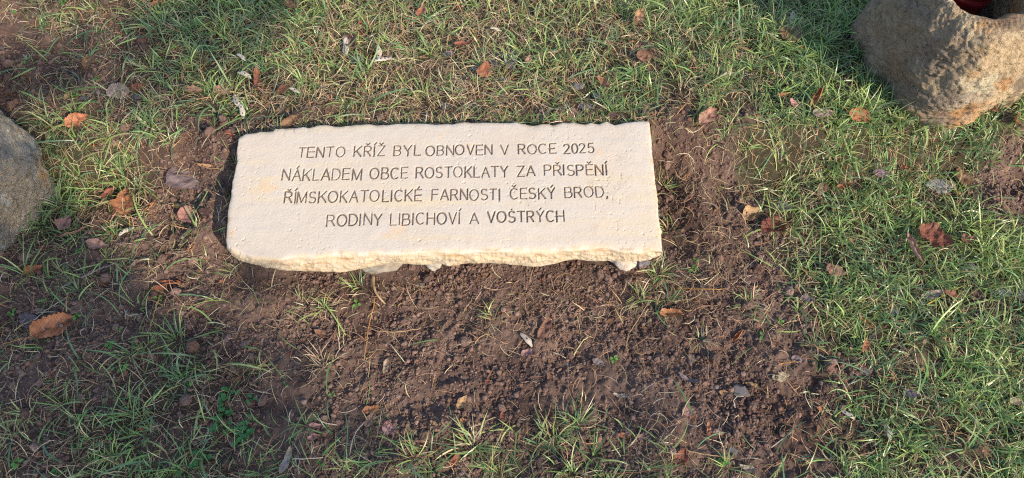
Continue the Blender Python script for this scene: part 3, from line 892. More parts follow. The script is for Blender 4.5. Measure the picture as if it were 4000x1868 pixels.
for row in LEAVES.strip().splitlines():
    left, lab = row.split('|'); q = left.split()
    px, py, L, asp, ang = map(float, q[:5]); seedn += 1
    ga, mpp = ground_angle(ang, px, py)
    L_m = L * mpp * 1.25
    p = at(px, py)
    soil_here = float(lookup(DENS, np.array([px]), np.array([py]))[0])
    lift = 0.003 + 0.017 * sstep(0.3, 0.8, soil_here) * (1.7 if L > 88 else 1)
    p = at(px, py, lift)
    r_ = np.random.default_rng(seedn)
    c = np.array(PAL[q[5]]) * r_.uniform(0.85, 1.15) * np.array([1, r_.uniform(.92, 1.1), r_.uniform(.88, 1.12)])
    me = leaf_mesh(L_m, asp, c, q[6], seedn)
    o = obj('dead_leaf', me, M_LEAF, loc=p)
    o.rotation_euler = (r_.normal() * 0.16 - (0.10 if soil_here < .4 else 0.0), r_.normal() * 0.16, ga)
    tag(o, lab.strip(), 'leaf', 'fallen leaves on the ground')
    if len(q) > 7:
        k = np.linspace(0, 1, 8)
        P = np.stack([-L_m * .48 - k * L_m * .55, 0.12 * L_m * k * k, 0.004 + 0.01 * np.sin(k * 2.5)], -1)
        obj('stalk', tube_mesh('stalk', P, 0.0011, (0.33, 0.15, 0.06)), M_STEM, o)

# small scraps one cannot tell apart: thirty on the soil, some in the turf
SCRAP = [leaf_mesh(1.0, a_, c_, k_, 900 + i) for i, (a_, c_, k_) in enumerate([(.5, PAL['p'], 'c'), (.7, PAL['b'], 'c'), (.35, PAL['t'], 's'), (.6, PAL['r'], 'k'), (.45, PAL['g'], 'f'), (.55, PAL['b'], 'c'), (.6, PAL['o'], 'c'), (.6, PAL['d'], 'k')])]
for m in SCRAP: m.materials.append(M_LEAF)
sr = np.random.default_rng(77); n_s = n_g = 0
while n_s < 95 or n_g < 45:
    x, y = sr.uniform(-1.5, 1.5), sr.uniform(0.33, 1.7)
    px, py = [float(v) for v in to_photo(np.array([x, y, 0]))]
    if not (0 < px < 4000 and 0 < py < 1868) or in_slab(np.array(x), np.array(y), .03) or np.hypot(x - 1.2, y - 1.45) < .3 or np.hypot(x + 1.42, y - 1.07) < .29: continue
    s_ = float(fields(np.array([x]), np.array([y]))[0][0]); on_soil = s_ > .55
    if on_soil and n_s < 95: n_s += 1
    elif not on_soil and n_g < 45: n_g += 1
    else: continue
    o = bpy.data.objects.new('leaf_scrap', SCRAP[sr.integers(len(SCRAP))]); col.objects.link(o)
    o.location = (x, y, float(H(x, y)) + (0.003 if on_soil else 0.016)); sc = sr.uniform(0.010, 0.024); o.scale = (sc, sc, sc)
    o.rotation_euler = (sr.normal() * .4, sr.normal() * .4, sr.uniform(0, 6.28))
    if on_soil: tag(o, 'small brownish leaf scrap lying on the bare soil', 'leaf scrap', 'leaf scraps on the bare soil')
    else: tag(o, 'small brownish leaf scrap caught in the grass', 'leaf scrap', 'leaf scraps in the grass')

# ------------------------------------------------------------------ pale seed pods with dark seeds
PODS = [(928, 396, 66, -80, 3, 'spotted white pod lying upright in grass left of the slab, upper of two'), (943, 439, 50, -75, 2, 'spotted white pod below its twin left of the slab'),
        (955, 299, 56, -25, 3, 'spotted white pod in grass above the pair of upright pods'), (943, 229, 40, -30, 0, 'short plain white pod in the far grass above the spotted pods'),
        (1353, 186, 66, -75, 0, 'plain pale pod leaning on the brown curled leaf behind the slab'), (1474, 210, 46, 80, 2, 'thin curved speckled pod behind the slab'),
        (1497, 235, 64, 25, 4, 'plump white pod with black spots behind the slab'), (1151, 357, 42, 0, 1, 'small white pod scrap beside the reddish flat leaf'),
        (497, 908, 68, 38, 2, 'white ragged pod on soil below the sunlit grass patch'), (2054, 1330, 70, -58, 1, 'long whitish pod stuck in soil below the slab'),
        (3310, 1621, 66, -52, 2, 'white oval pod with dark spots at the lower grass edge'), (3462, 1691, 76, -80, 0, 'twisted white-brown pod standing in the lower right grass'),
        (3089, 70, 40, 70, 2, 'small pale pod in shaded grass near the top edge'), (1936, 120, 44, 5, 0, 'beige pod in dry grass near the top edge')]
for px, py, L, ang, nseed, lab in PODS:
    ga, mpp = ground_angle(ang, px, py); L_m = L * mpp
    p = at(px, py, 0.016 if py < 800 else 0.006)
    nt, nk = 24, 10
    t_ = np.linspace(0, 1, nt)[None]; th = np.linspace(0, 2 * np.pi, nk, endpoint=False)[:, None]
    w = np.clip(np.sin(np.pi * t_) ** 0.5, 0.02, 1) * L_m * 0.15 * (1 + 0.15 * np.sin(t_ * 2 * np.pi * max(nseed, 2)))
    cx = L_m * (t_ - .5) + 0 * th; cy = L_m * 0.10 * np.sin(t_ * 2.6 + px) + w * np.cos(th); cz = 0.004 + w * 0.32 * np.sin(th) + L_m * .07 * np.sin(t_ * 4 + px)
    V_ = np.stack([cx, cy, cz], -1).reshape(-1, 3)
    cc = np.array((0.46, 0.41, 0.34))[None] * (1 + 0.2 * noise(V_[:, 0] * 150, V_[:, 1] * 150, px))[:, None]
    o = obj('seed_pod', mesh_np('seed_pod', V_, grid_quads(nk, nt, True), col=np.clip(cc, 0, 1)), M_POD, loc=p)
    o.rotation_euler = (0.1, 0.05, ga); tag(o, lab, 'seed pod', 'pale seed pods on the ground')
    for k in range(nseed):
        tt = (k + 0.8) / (nseed + 0.6)
        V0, T0 = ico(2)
        yy = L_m * 0.10 * np.sin(tt * 2.6 + px); zz = 0.004 + L_m * .07 * np.sin(tt * 4 + px) + L_m * 0.15 * 0.30
        obj('seed', mesh_np('seed', V0 * np.array([L_m * .055, L_m * .04, L_m * .03]), None, T0), M_SEED, o, (L_m * (tt - .5), yy + .01 * L_m, zz))

# ------------------------------------------------------------------ loose stones and pebbles
BG = (0.20, 0.20, 0.23)
STONES = [(598, 1671, 48, .8, (0.33, 0.26, 0.24), 'rounded pinkish-grey pebble among shaded blades near the bottom'), (272, 1397, 24, .8, (0.36, 0.31, 0.29), 'small pale pebble on soil right below the biggest brown leaf'),
          (345, 1788, 28, .8, (0.24, 0.22, 0.24), 'small grey pebble in the bottom left grass'), (1940, 232, 62, 1.2, BG, 'blue-grey flat stone behind the slab, lefthand of a pair'), (1998, 228, 66, 1.4, (0.26, 0.26, 0.31), 'blue-grey lumpy stone behind the slab, righthand of a pair'),
          (1965, 315, 72, .45, (0.19, 0.18, 0.20), 'dark flat stone half buried below the pair of blue-grey stones'), (1862, 272, 24, .8, (0.55, 0.53, 0.50), 'tiny white pebble beside the square orange-brown leaf'), (1753, 210, 40, .8, BG, 'grey stone bit in dry grass behind the slab'),
          (1734, 415, 42, .7, (0.12, 0.13, 0.17), 'dark blue-grey stone just behind the slab'), (1396, 233, 62, .6, BG, 'flat grey stone in grass beside the plump spotted pod'), (2256, 338, 48, .6, (0.27, 0.27, 0.28), 'grey stone in grass left of the dug clod'),
          (2283, 419, 58, .55, (0.24, 0.24, 0.26), 'flat grey stone close behind the slab edge'), (2299, 155, 30, .6, (0.50, 0.50, 0.48), 'small white stone in far grass above the slab'), (2335, 372, 46, .6, BG, 'dark grey stone right of the dug clod row'),
          (3668, 722, 96, .6, (0.46, 0.46, 0.46), 'biggest pale grey flat stone in grass below the rusty boulder'), (3058, 807, 62, .7, (0.27, 0.27, 0.31), 'blue-grey stone at the grass edge above the crumpled dark leaf'), (3225, 128, 24, .7, (0.6, 0.6, 0.58), 'tiny white stone in shaded grass left of the rusty boulder'),
          (3790, 1054, 58, .8, (0.46, 0.44, 0.38), 'pale speckled stone in bright grass below the large rounded leaf'), (3489, 1213, 30, 1., (0.30, 0.33, 0.42), 'small bluish stone in the right-hand grass'), (3380, 1450, 44, .7, (0.28, 0.26, 0.26), 'grey stone in grass near the soil edge'),
          (3924, 1144, 62, .5, (0.38, 0.39, 0.41), 'cracked pale grey stone by the right edge'), (3985, 1150, 50, .8, (0.27, 0.27, 0.29), 'dark grey stone cut by the right edge'), (2862, 1761, 50, 1.0, (0.28, 0.25, 0.25), 'greyish round stone on soil near the bottom'),
          (2699, 1400, 34, .9, (0.25, 0.20, 0.18), 'round brown pebble on soil right of the clover seedling'), (2890, 1530, 58, .8, (0.24, 0.22, 0.22), 'dull grey flat stone at the right soil edge'), (1640, 1115, 40, .6, (0.30, 0.25, 0.21), 'brownish flat stone on soil below the footing stones'),
          (955, 1345, 46, .75, (0.22, 0.17, 0.15), 'brown rounded stone on soil below the slab\'s left end'), (536, 378, 44, .6, BG, 'grey slaty stone under the dark reddish curled leaf'), (325, 385, 40, .5, BG, 'grey slaty stone on the soil above the grey boulder'),
          (1060, 1425, 26, .8, (0.30, 0.24, 0.20), 'tiny tan pebble on the smooth soil patch'), (2800, 1512, 22, .8, (0.42, 0.38, 0.36), 'tiny whitish pebble near the tan cupped leaf')]
for k, (px, py, L, asp, c, lab) in enumerate(STONES):
    ga, mpp = ground_angle(8, px, py); r_ = L * mpp / 2 * 0.9; c = np.array(c) * 0.5
    p = at(px, py, 0.001)
    o = obj('loose_stone', stone_mesh('loose_stone', (r_, r_ * asp * 1.1, r_ * min(asp, .7) * .55), k * 3.3, c, 4, .45), M_STONE, loc=p)
    tag(o, lab, 'stone', 'loose stones on the ground')

# ------------------------------------------------------------------ single dry stems, roots and straws
TAN, ORN, RED, PALE, DK = (0.40, 0.27, 0.15), (0.42, 0.22, 0.06), (0.22, 0.10, 0.06), (0.50, 0.42, 0.32), (0.13, 0.085, 0.065)
STEMS = [("1466,1167 1458,1215 1440,1300 1430,1370 1423,1408", 3.6, ORN, 'thin orange grass stem running down the soil below the slab'), ("2648,1128 2690,1133 2740,1137 2839,1134", 4, ORN, 'straight orange stem lying level on soil right of the slab'),
         ("3284,935 3290,990 3298,1050 3314,1120", 3.5, ORN, 'thin orange stem standing in the right-hand grass'), ("1419,1276 1480,1300 1543,1305 1600,1296 1644,1285", 4, TAN, 'brown arched stem across the crumbly soil below the slab'),
         ("1459,1085 1461,1120 1470,1150 1487,1172 1505,1190", 10, TAN, 'broad tan curled strip leaning on the middle footing stone'), ("838,1128 826,1160 800,1190 775,1203 745,1222 728,1240", 9, (0.25, 0.15, 0.11), 'pinkish brown curved root below the slab\'s left corner'),
         ("1425,1650 1395,1690 1378,1730 1367,1782", 5, PALE, 'pale bent stem at the edge of the lower grass'), ("1225,1620 1248,1645 1275,1658 1320,1663", 5, PALE, 'pale hooked stem on shaded soil in the lower middle'),
         ("1590,1722 1650,1727 1720,1737 1815,1742", 5, (0.28, 0.17, 0.13), 'long brown twig lying level in the lower middle'), ("2629,1640 2655,1690 2675,1749 2685,1830", 4, RED, 'dark red stem running down through the lower grass'),
         ("2676,1760 2730,1776 2790,1785 2860,1794", 5, TAN, 'tan stem on soil beside the greyish round stone'), ("3598,559 3630,540 3665,531 3722,540", 4.5, ORN, 'orange arched stem in grass in front of the rusty boulder'),
         ("3621,1190 3680,1160 3765,1116", 5, (0.45, 0.33, 0.08), 'yellow stem slanting over the beige cupped leaf'), ("675,1140 695,1165 728,1203", 3.5, (0.33, 0.2, 0.1), 'thin brown stem slanting from the touching pair of leaves'),
         ("625,1167 618,1200 605,1245 590,1276", 4.5, (0.42, 0.33, 0.10), 'yellowish upright stem below the touching pair of leaves'), ("137,1254 180,1225 225,1195 262,1166", 4, PALE, 'long pale straw running over the biggest brown leaf'),
         ("60,1296 90,1280 112,1268 135,1252", 5, (0.42, 0.36, 0.16), 'pale straw under the smooth grey-purple leaf'), ("264,1221 268,1185 272,1144", 4, TAN, 'short upright straw above the biggest brown leaf'),
         ("1148,1794 1200,1797 1264,1790", 5, PALE, 'short pale stick lying level in the bottom grass'), ("2330,1857 2420,1852 2500,1848 2580,1832", 4, RED, 'reddish runner stem along the bottom edge'),
         ("320,1088 370,1070 420,1048 452,1032", 12, (0.24, 0.19, 0.17), 'flat grey-brown bark strip on soil in front of the grey boulder'), ("240,1130 268,1120 300,1104", 9, (0.25, 0.21, 0.20), 'short grey bark strip near the flat grey-brown one'),
         ("490,1215 500,1232 512,1240 545,1233 560,1228", 5, PALE, 'pale hooked straw on soil right of the biggest leaf'), ("1695,1262 1715,1300 1725,1380 1700,1500 1695,1545", 3, RED, 'long thin dark red stem down the middle of the soil'),
         ("1780,1270 1830,1275 1900,1310 1945,1332", 3, (0.35, 0.22, 0.12), 'thin brown stem right of the arched one below the slab'), ("2160,1380 2185,1392 2210,1402", 4.5, PALE, 'short pale straw on soil by the ruts'),
         ("2240,1390 2280,1330 2296,1322", 5, (0.46, 0.42, 0.2), 'yellow-green straw slanting above the clover seedling'), ("2870,1595 2860,1570 2875,1553 2905,1550", 4.5, PALE, 'pale looped straw near the dull grey flat stone'),
         ("3010,1750 3050,1720 3090,1690", 5, (0.33, 0.26, 0.22), 'grey-brown twig on soil at the lower right'), ("295,1612 300,1580 296,1545", 7, TAN, 'short tan stalk standing on shaded soil lower left'),
         ("2460,1300 2500,1240 2545,1160", 3, TAN, 'thin tan straw under the slab\'s right end'), ("3040,1425 3100,1420 3130,1415", 3.5, ORN, 'orange straw touching the grey folded leaf at the grass edge'),
         ("835,1585 810,1620 700,1660 560,1600", 2.5, TAN, 'long thin tan straw across the shaded lower left blades'), ("1910,1810 1960,1690 1985,1650", 3, TAN, 'tan stem rising from the lower middle grass')]
for pts, wpx, c, lab in STEMS:
    q = poly(pts); q = along(q, 18)
    mpp = ground_angle(0, *q[9])[1]
    P = np.array([at(a_, b_, 0.005) for a_, b_ in q]); P[:, 2] = np.convolve(np.pad(P[:, 2], 2, 'edge'), np.ones(5) / 5, 'valid') + 0.004 + 0.006 * np.sin(np.linspace(0, np.pi, 18))
    o0 = P[0].copy()
    o = obj('dry_stem', tube_mesh('dry_stem', P - o0, max(wpx * mpp * 0.55, 0.0009), c, 6, 0.45 if wpx > 8 else .8, .4), M_STEM, loc=o0)
    tag(o, lab, 'stem', 'dry stems and straws on the ground')

# ------------------------------------------------------------------ seedlings and a creeping weed
def seedling(name, nl, size, seed, color, ring_=True):
    r = np.random.default_rng(seed); Vs, Qs, Cs, n = [], [], [], 0
    for k in range(nl):
        az = 2 * np.pi * k / (nl if ring_ else 3) + r.normal() * .3; L = size * r.uniform(.75, 1.15); ht = size * r.uniform(.5, 1.3)
        t_ = np.linspace(0, 1, 7)[:, None]; s = np.linspace(-1, 1, 5)[None]
        w = L * .42 * np.sin(np.pi * t_ ** .8) ** .6
        st = size * (0.25 if ring_ else r.uniform(.1, 1.6))
        x = st + L * t_ + 0 * s; y = w * s; z = ht - 0.25 * L * (t_ - .3) ** 2 + np.abs(y) * .3
        X_, Y_ = x * np.cos(az) - y * np.sin(az), x * np.sin(az) + y * np.cos(az)
        Vs.append(np.stack([X_, Y_, z], -1).reshape(-1, 3)); Qs.append(grid_quads(7, 5) + n); n += 35
        Cs.append(np.tile(np.array(color) * r.uniform(.75, 1.3), (35, 1)))
        P = np.stack([np.linspace(0, st * np.cos(az), 4), np.linspace(0, st * np.sin(az), 4), np.linspace(-.003, ht, 4)], -1)
        A = np.array([-np.sin(az), np.cos(az), 0]) * .0007
        Vs.append(np.concatenate([P - A, P + A])); Qs.append(np.stack([np.arange(3), np.arange(1, 4), np.arange(5, 8), np.arange(4, 7)], -1) + n); n += 8
        Cs.append(np.tile(np.array(color) * .8, (8, 1)))
    return mesh_np(name, np.concatenate(Vs), np.concatenate(Qs), col=np.concatenate(Cs))


GRN = (0.10, 0.23, 0.045)
SEEDL = [seedling('clover_seedling', n_, .0085, 40 + i, GRN) for i, n_ in enumerate([2, 3, 4, 3, 4])]
WEED = [seedling('creeping_weed', n_, .0075, 60 + i, (0.055, 0.17, 0.045), False) for i, n_ in enumerate([14, 18, 12])]
for m in SEEDL + WEED: m.materials.append(M_PLANT)
for k, (cx_, cy_) in enumerate([(167, 1179), (54, 1227), (307, 1241), (470, 1291), (439, 1351), (528, 1351), (442, 1439), (485, 1443), (753, 1497), (652, 1380), (210, 1532), (334, 1625), (392, 1780), (504, 1784), (225, 1854), (702, 1850), (431, 1714), (78, 1812), (625, 1171), (315, 985), (1118, 1505), (1395, 1193), (2396, 1408), (2716, 1020), (2706, 1060), (2970, 1318), (3045, 1258), (250, 20), (105, 247), (180, 210), (90, 55), (300, 380), (385, 315), (1300, 1545), (2825, 1803), (1255, 1815), (330, 800), (3500, 1685), (60, 55), (215, 70), (270, 250)]):
    o = bpy.data.objects.new('clover_seedling', SEEDL[k % 5]); col.objects.link(o)
    p = at(cx_, cy_); o.location = p; sc = 0.8 + 0.5 * ((k * 37) % 10) / 10; o.scale = (sc, sc, sc); o.rotation_euler = (0, 0, k * 1.7)
    reg = ('shaded soil at the lower left' if cx_ < 1350 and cy_ > 900 else 'patchy turf above the grey boulder' if cx_ < 500 else 'bare soil or turf right of and below the slab')
    tag(o, 'tiny round-leaved seedling on ' + reg, 'seedling', 'seedlings on the ' + reg)
for k, (cx_, cy_) in enumerate([(877, 1555), (877, 1617), (869, 1656), (982, 1640), (939, 1710), (900, 1540), (895, 1680), (960, 1690), (790, 1790), (985, 1560)]):
    o = bpy.data.objects.new('creeping_weed', WEED[k % 3]); col.objects.link(o)
    o.location = at(cx_, cy_); sc = 1.0 + 0.3 * (k % 3); o.scale = (sc, sc, sc); o.rotation_euler = (0, 0, k * 2.1)
    tag(o, 'low bright green many-leaved weed creeping over the shaded soil', 'weed', 'creeping weeds on the shaded soil')

# ------------------------------------------------------------------ grass
GREENS = np.array([(0.125, 0.215, 0.095), (0.168, 0.275, 0.092), (0.230, 0.330, 0.098), (0.320, 0.400, 0.138), (0.300, 0.290, 0.140)])
DRIES = np.array([(0.46, 0.35, 0.21), (0.27, 0.18, 0.11), (0.56, 0.47, 0.31), (0.38, 0.22, 0.11), (0.19, 0.135, 0.09)])


def blades(x, y, az, L, W, elev, bend, side, color, r, seg=5, rise=0.002, lift=None):
    n = len(x); z = H(x, y) + (0 if lift is None else lift)
    pts = [np.stack([x, y, z - 0.002], -1)]; e = elev.copy(); a_ = az.copy()
    for k in range(seg):
        st = L / seg
        x = x + st * np.cos(e) * np.cos(a_); y = y + st * np.cos(e) * np.sin(a_); z = z + st * np.sin(e)
        z = np.maximum(z, H(x, y) + rise + (0 if lift is None else lift * .6))
        pts.append(np.stack([x, y, z], -1)); e = e - bend / seg; a_ = a_ + side / seg
    P = np.stack(pts, 1)                                   # n, seg+1, 3
    D_ = np.gradient(P, axis=1)
    A = np.cross(D_, np.array([0, 0, 1.0])); A /= np.linalg.norm(A, axis=-1)[..., None] + 1e-9
    B = np.cross(A, D_); B /= np.linalg.norm(B, axis=-1)[..., None] + 1e-9
    ro = r.normal(size=n) * 0.6
    A = A * np.cos(ro)[:, None, None] + B * np.sin(ro)[:, None, None]
    t_ = np.linspace(0, 1, seg + 1); w = np.clip((0.75 + 0.6 * t_) * (1 - t_ ** 2.5), 0.06, 1) * 0.5
    o = A * (W[:, None] * w[None])[..., None]
    V_ = np.stack([P - o, P + o], 2)                       # n, seg+1, 2, 3
    base_ = np.arange(n)[:, None] * (seg + 1) * 2 + np.arange(seg)[None] * 2
    Q_ = np.stack([base_, base_ + 1, base_ + 3, base_ + 2], -1).reshape(-1, 4)
    C_ = np.repeat(color, (seg + 1) * 2, 0)
    return V_.reshape(-1, 3), Q_, C_, P


def blocked(x, y, P=None):
    m = in_slab(x, y, 0.0) | (np.hypot(x - 1.225, y - 1.47) < .225) | (np.hypot(x + 1.425, y - 1.07) < .225)
    if P is not None:
        tip = P[:, -1]
        m |= in_slab(tip[:, 0], tip[:, 1], -0.03) | in_slab(P[:, 3, 0], P[:, 3, 1], -0.02)
    return m


def scatter(n, r):
    x = r.uniform(-2.5, 2.5, n); y = r.uniform(0.05, 2.7, n)
    px, py = to_photo(np.stack([x, y, 0 * x], -1))
    inside = (px > -250) & (px < 4250) & (py > -250) & (py < 2050)
    keep = inside | (r.random(n) < 0.35)
    return x[keep], y[keep]


def pack(name, parts, mat, **kw):
    n, Vs, Qs, Cs = 0, [], [], []
    for V_, Q_, C_ in parts:
        Vs.append(V_); Qs.append(Q_ + n); Cs.append(C_); n += len(V_)
    return obj(name, mesh_np(name, np.concatenate(Vs), np.concatenate(Qs), col=np.clip(np.concatenate(Cs), 0.01, .9)), mat)


def jitter_col(base_, r):
    return base_ * r.uniform(0.72, 1.28, (len(base_), 1)) * r.uniform(0.9, 1.1, (len(base_), 3))


gr = np.random.default_rng(21)
green_parts, dry_parts = [], []
# short thatch of dry straw
x, y = scatter(330000, gr)
s_, d_, l_ = fields(x, y)
k = gr.random(len(x)) < (1 - s_) * (0.22 + 0.95 * d_) * (1 - .5 * l_) * 0.98 + 0.022 * sstep(.5, .9, s_)
k &= ~blocked(x, y); x, y, d_, s_ = x[k], y[k], d_[k], s_[k]; n = len(x)
L = gr.uniform(.020, .070, n); c = jitter_col(DRIES[gr.choice(5, n, p=[.27, .25, .16, .17, .15])], gr)
V_, Q_, C_, P_ = blades(x, y, gr.uniform(0, 6.283, n), L, gr.uniform(.0009, .0021, n), gr.normal(.38, .35, n).clip(.02, 1.2), gr.uniform(.1, 1.3, n), gr.normal(0, .9, n), c, gr, 4)
dry_parts.append((V_, Q_, C_)); print('thatch', n)
# green blades in soft clumps
x, y = scatter(330000, gr)
s_, d_, l_ = fields(x, y)
clump = 0.50 + 1.25 * fbm(x * 20, y * 20, 31.0, 2)
k = gr.random(len(x)) < (1 - s_) ** 1.2 * (1.05 - 0.95 * d_) * clump.clip(.1, 1.4) * (.48 + .40 * l_)
k &= ~blocked(x, y); x, y, d_, l_, s_ = x[k], y[k], d_[k], l_[k], s_[k]; n = len(x)
hue = (1.6 + 1.5 * fbm(x * 5, y * 5, 40.0, 2) + 1.3 * l_ + gr.normal(0, .9, n) + .8 * d_).clip(0, 3.99).astype(int)
hue[gr.random(n) < .10 + .15 * d_] = 4
L = gr.uniform(.028, .092, n) * (.85 + .5 * l_) * (.75 + .35 * clump[k].clip(0, 1.4)); fl = noise(x * 4, y * 4, 50.0) * 5
az = np.where(gr.random(n) < .45, fl + gr.normal(0, .6, n), gr.uniform(0, 6.283, n))
V_, Q_, C_, P_ = blades(x, y, az, L, gr.uniform(.0016, .0038, n) * (1 + .25 * l_), gr.normal(.62, .38, n).clip(.05, 1.4), gr.uniform(.2, 1.5, n), gr.normal(0, .6, n), jitter_col(GREENS[hue], gr), gr, 5)
ok = ~blocked(x, y, P_); sel = np.repeat(ok, 12); remap = np.cumsum(sel) - 1
green_parts.append((V_[sel], remap[Q_[np.repeat(ok, 5)]], C_[sel])); print('green', n)
# close tufts fanning out from their own crowns
x, y = scatter(34000, gr)
s_, d_, l_ = fields(x, y)
k = (gr.random(len(x)) < (1 - s_) ** 1.3 * (1.0 - .9 * d_) * (.45 + .5 * l_)) & ~blocked(x, y)
x, y, d_, l_ = x[k], y[k], d_[k], l_[k]; m_ = gr.integers(7, 20, len(x))
th_hue = (1.7 + 1.4 * fbm(x * 5, y * 5, 40.0, 2) + 1.2 * l_ + gr.normal(0, .8, len(x)) + .5 * d_).clip(0, 3.99)
big = gr.uniform(.6, 1.25, len(x)) * (.9 + .35 * l_)
ii = np.repeat(np.arange(len(x)), m_); n = len(ii)
rad = np.abs(gr.normal(0, .007, n)); th_ = gr.uniform(0, 6.283, n)
x, y = x[ii] + rad * np.cos(th_), y[ii] + rad * np.sin(th_)
hue = (th_hue[ii] + gr.normal(0, .5, n)).clip(0, 3.99).astype(int); hue[gr.random(n) < .07 + .25 * d_[ii]] = 4
V_, Q_, C_, P_ = blades(x, y, th_ + gr.normal(0, .6, n), gr.uniform(.025, .075, n) * big[ii], gr.uniform(.0015, .0037, n), gr.normal(.85, .35, n).clip(.1, 1.5), gr.uniform(.3, 1.7, n), gr.normal(0, .5, n), jitter_col(GREENS[hue], gr), gr, 5)
ok = ~blocked(x, y, P_); sel = np.repeat(ok, 12); remap = np.cumsum(sel) - 1
green_parts.append((V_[sel], remap[Q_[np.repeat(ok, 5)]], C_[sel])); print('tuft blades', n)
# long broad blades lying over the rest
x, y = scatter(16000, gr)
s_, d_, l_ = fields(x, y); px, py = to_photo(np.stack([x, y, 0 * x], -1))
k = gr.random(len(x)) < ((1 - s_) * (.55 - .3 * d_) + .10 * sstep(.5, .9, s_) * ((px < 1150) & (py > 1150) | (py > 1600)))
k &= ~blocked(x, y); x, y, l_ = x[k], y[k], l_[k]; n = len(x)
V_, Q_, C_, P_ = blades(x, y, gr.uniform(0, 6.283, n), gr.uniform(.06, .125, n), gr.uniform(.0025, .0050, n), gr.normal(.5, .3, n).clip(.08, 1.3), gr.uniform(.3, 1.4, n), gr.normal(0, .7, n),
                        jitter_col(GREENS[(gr.integers(0, 4, n) - (gr.random(n) < .4)).clip(0)], gr), gr, 7, .004)
ok = ~blocked(x, y, P_); sel = np.repeat(ok, 16); remap = np.cumsum(sel) - 1
green_parts.append((V_[sel], remap[Q_[np.repeat(ok, 7)]], C_[sel])); print('long', n)
# fine rootlets and broken straw on the bare soil
x, y = scatter(190000, gr)
s_, d_, l_ = fields(x, y)
k = (gr.random(len(x)) < .24 * sstep(.45, .8, s_) * (.35 + .9 * noise(x * 5, y * 5, 61).clip(-.3, 1) + 1.3 * np.exp(-((y - .76) / .09) ** 2) * (np.abs(x + .1) < .7) + .9 * np.exp(-((x - .5) / .12) ** 2 - ((y - .95) / .2) ** 2))) & ~blocked(x, y)
x, y = x[k], y[k]; n = len(x)
V_, Q_, C_, P_ = blades(x, y, gr.uniform(0, 6.283, n), gr.uniform(.015, .075, n), gr.uniform(.0006, .0016, n), gr.uniform(.0, .6, n), gr.uniform(.2, 1.2, n), gr.normal(0, 2.2, n), jitter_col(DRIES[gr.choice(5, n, p=[.24, .34, .06, .21, .15])], gr), gr, 7, .003)
ok = ~blocked(x, y, P_); sel = np.repeat(ok, 16); remap = np.cumsum(sel) - 1
dry_parts.append((V_[sel], remap[Q_[np.repeat(ok, 7)]], C_[sel])); print('rootlets', n)
# blades and dead straw growing hard against the far and left edges of the slab, some bent over its rim
e_ = SLAB_OUT[np.r_[np.arange(100 + 36, len(SLAB_OUT))]]
n = 2300; i_ = gr.integers(0, len(e_) - 1, n); f_ = gr.random(n)
x = e_[i_, 0] * (1 - f_) + e_[i_ + 1, 0] * f_; y = e_[i_, 1] * (1 - f_) + e_[i_ + 1, 1] * f_
back_ = y > 1.08
dd = np.abs(gr.normal(0, .022, n)) + .004
x = np.where(back_, x + gr.normal(0, .01, n), x - dd); y = np.where(back_, y + dd, y)
k = ~in_slab(x, y) & (back_ | (gr.random(n) < .35)) & (noise(x * 16, y * 16, 90.) > -.28); x, y, back_ = x[k], y[k], back_[k]; n = len(x)
dr_ = gr.random(n) < np.where(x > -.1, .45, .65)
c = np.where(dr_[:, None], DRIES[gr.choice(5, n, p=[.3, .25, .12, .18, .15])], GREENS[gr.integers(0, 4, n)])
V_, Q_, C_, P_ = blades(x, y, gr.uniform(0, 6.283, n), gr.uniform(.018, .055, n), gr.uniform(.0012, .0030, n), gr.normal(.75, .4, n).clip(.05, 1.4), gr.uniform(.2, 1.3, n), gr.normal(0, .7, n), jitter_col(c, gr), gr, 5)
tip = P_[:, -1]; mid_ = P_[:, 3]
ok = ~(in_slab(tip[:, 0], tip[:, 1], -.022) | (in_slab(tip[:, 0], tip[:, 1]) & (tip[:, 2] < .155))); sel = np.repeat(ok, 12); remap = np.cumsum(sel) - 1
green_parts.append((V_[sel], remap[Q_[np.repeat(ok, 5)]], C_[sel]))
tag(pack('green_grass', green_parts, M_GRASS), kind='stuff')
tag(pack('dry_grass', dry_parts, M_DRY), kind='stuff')

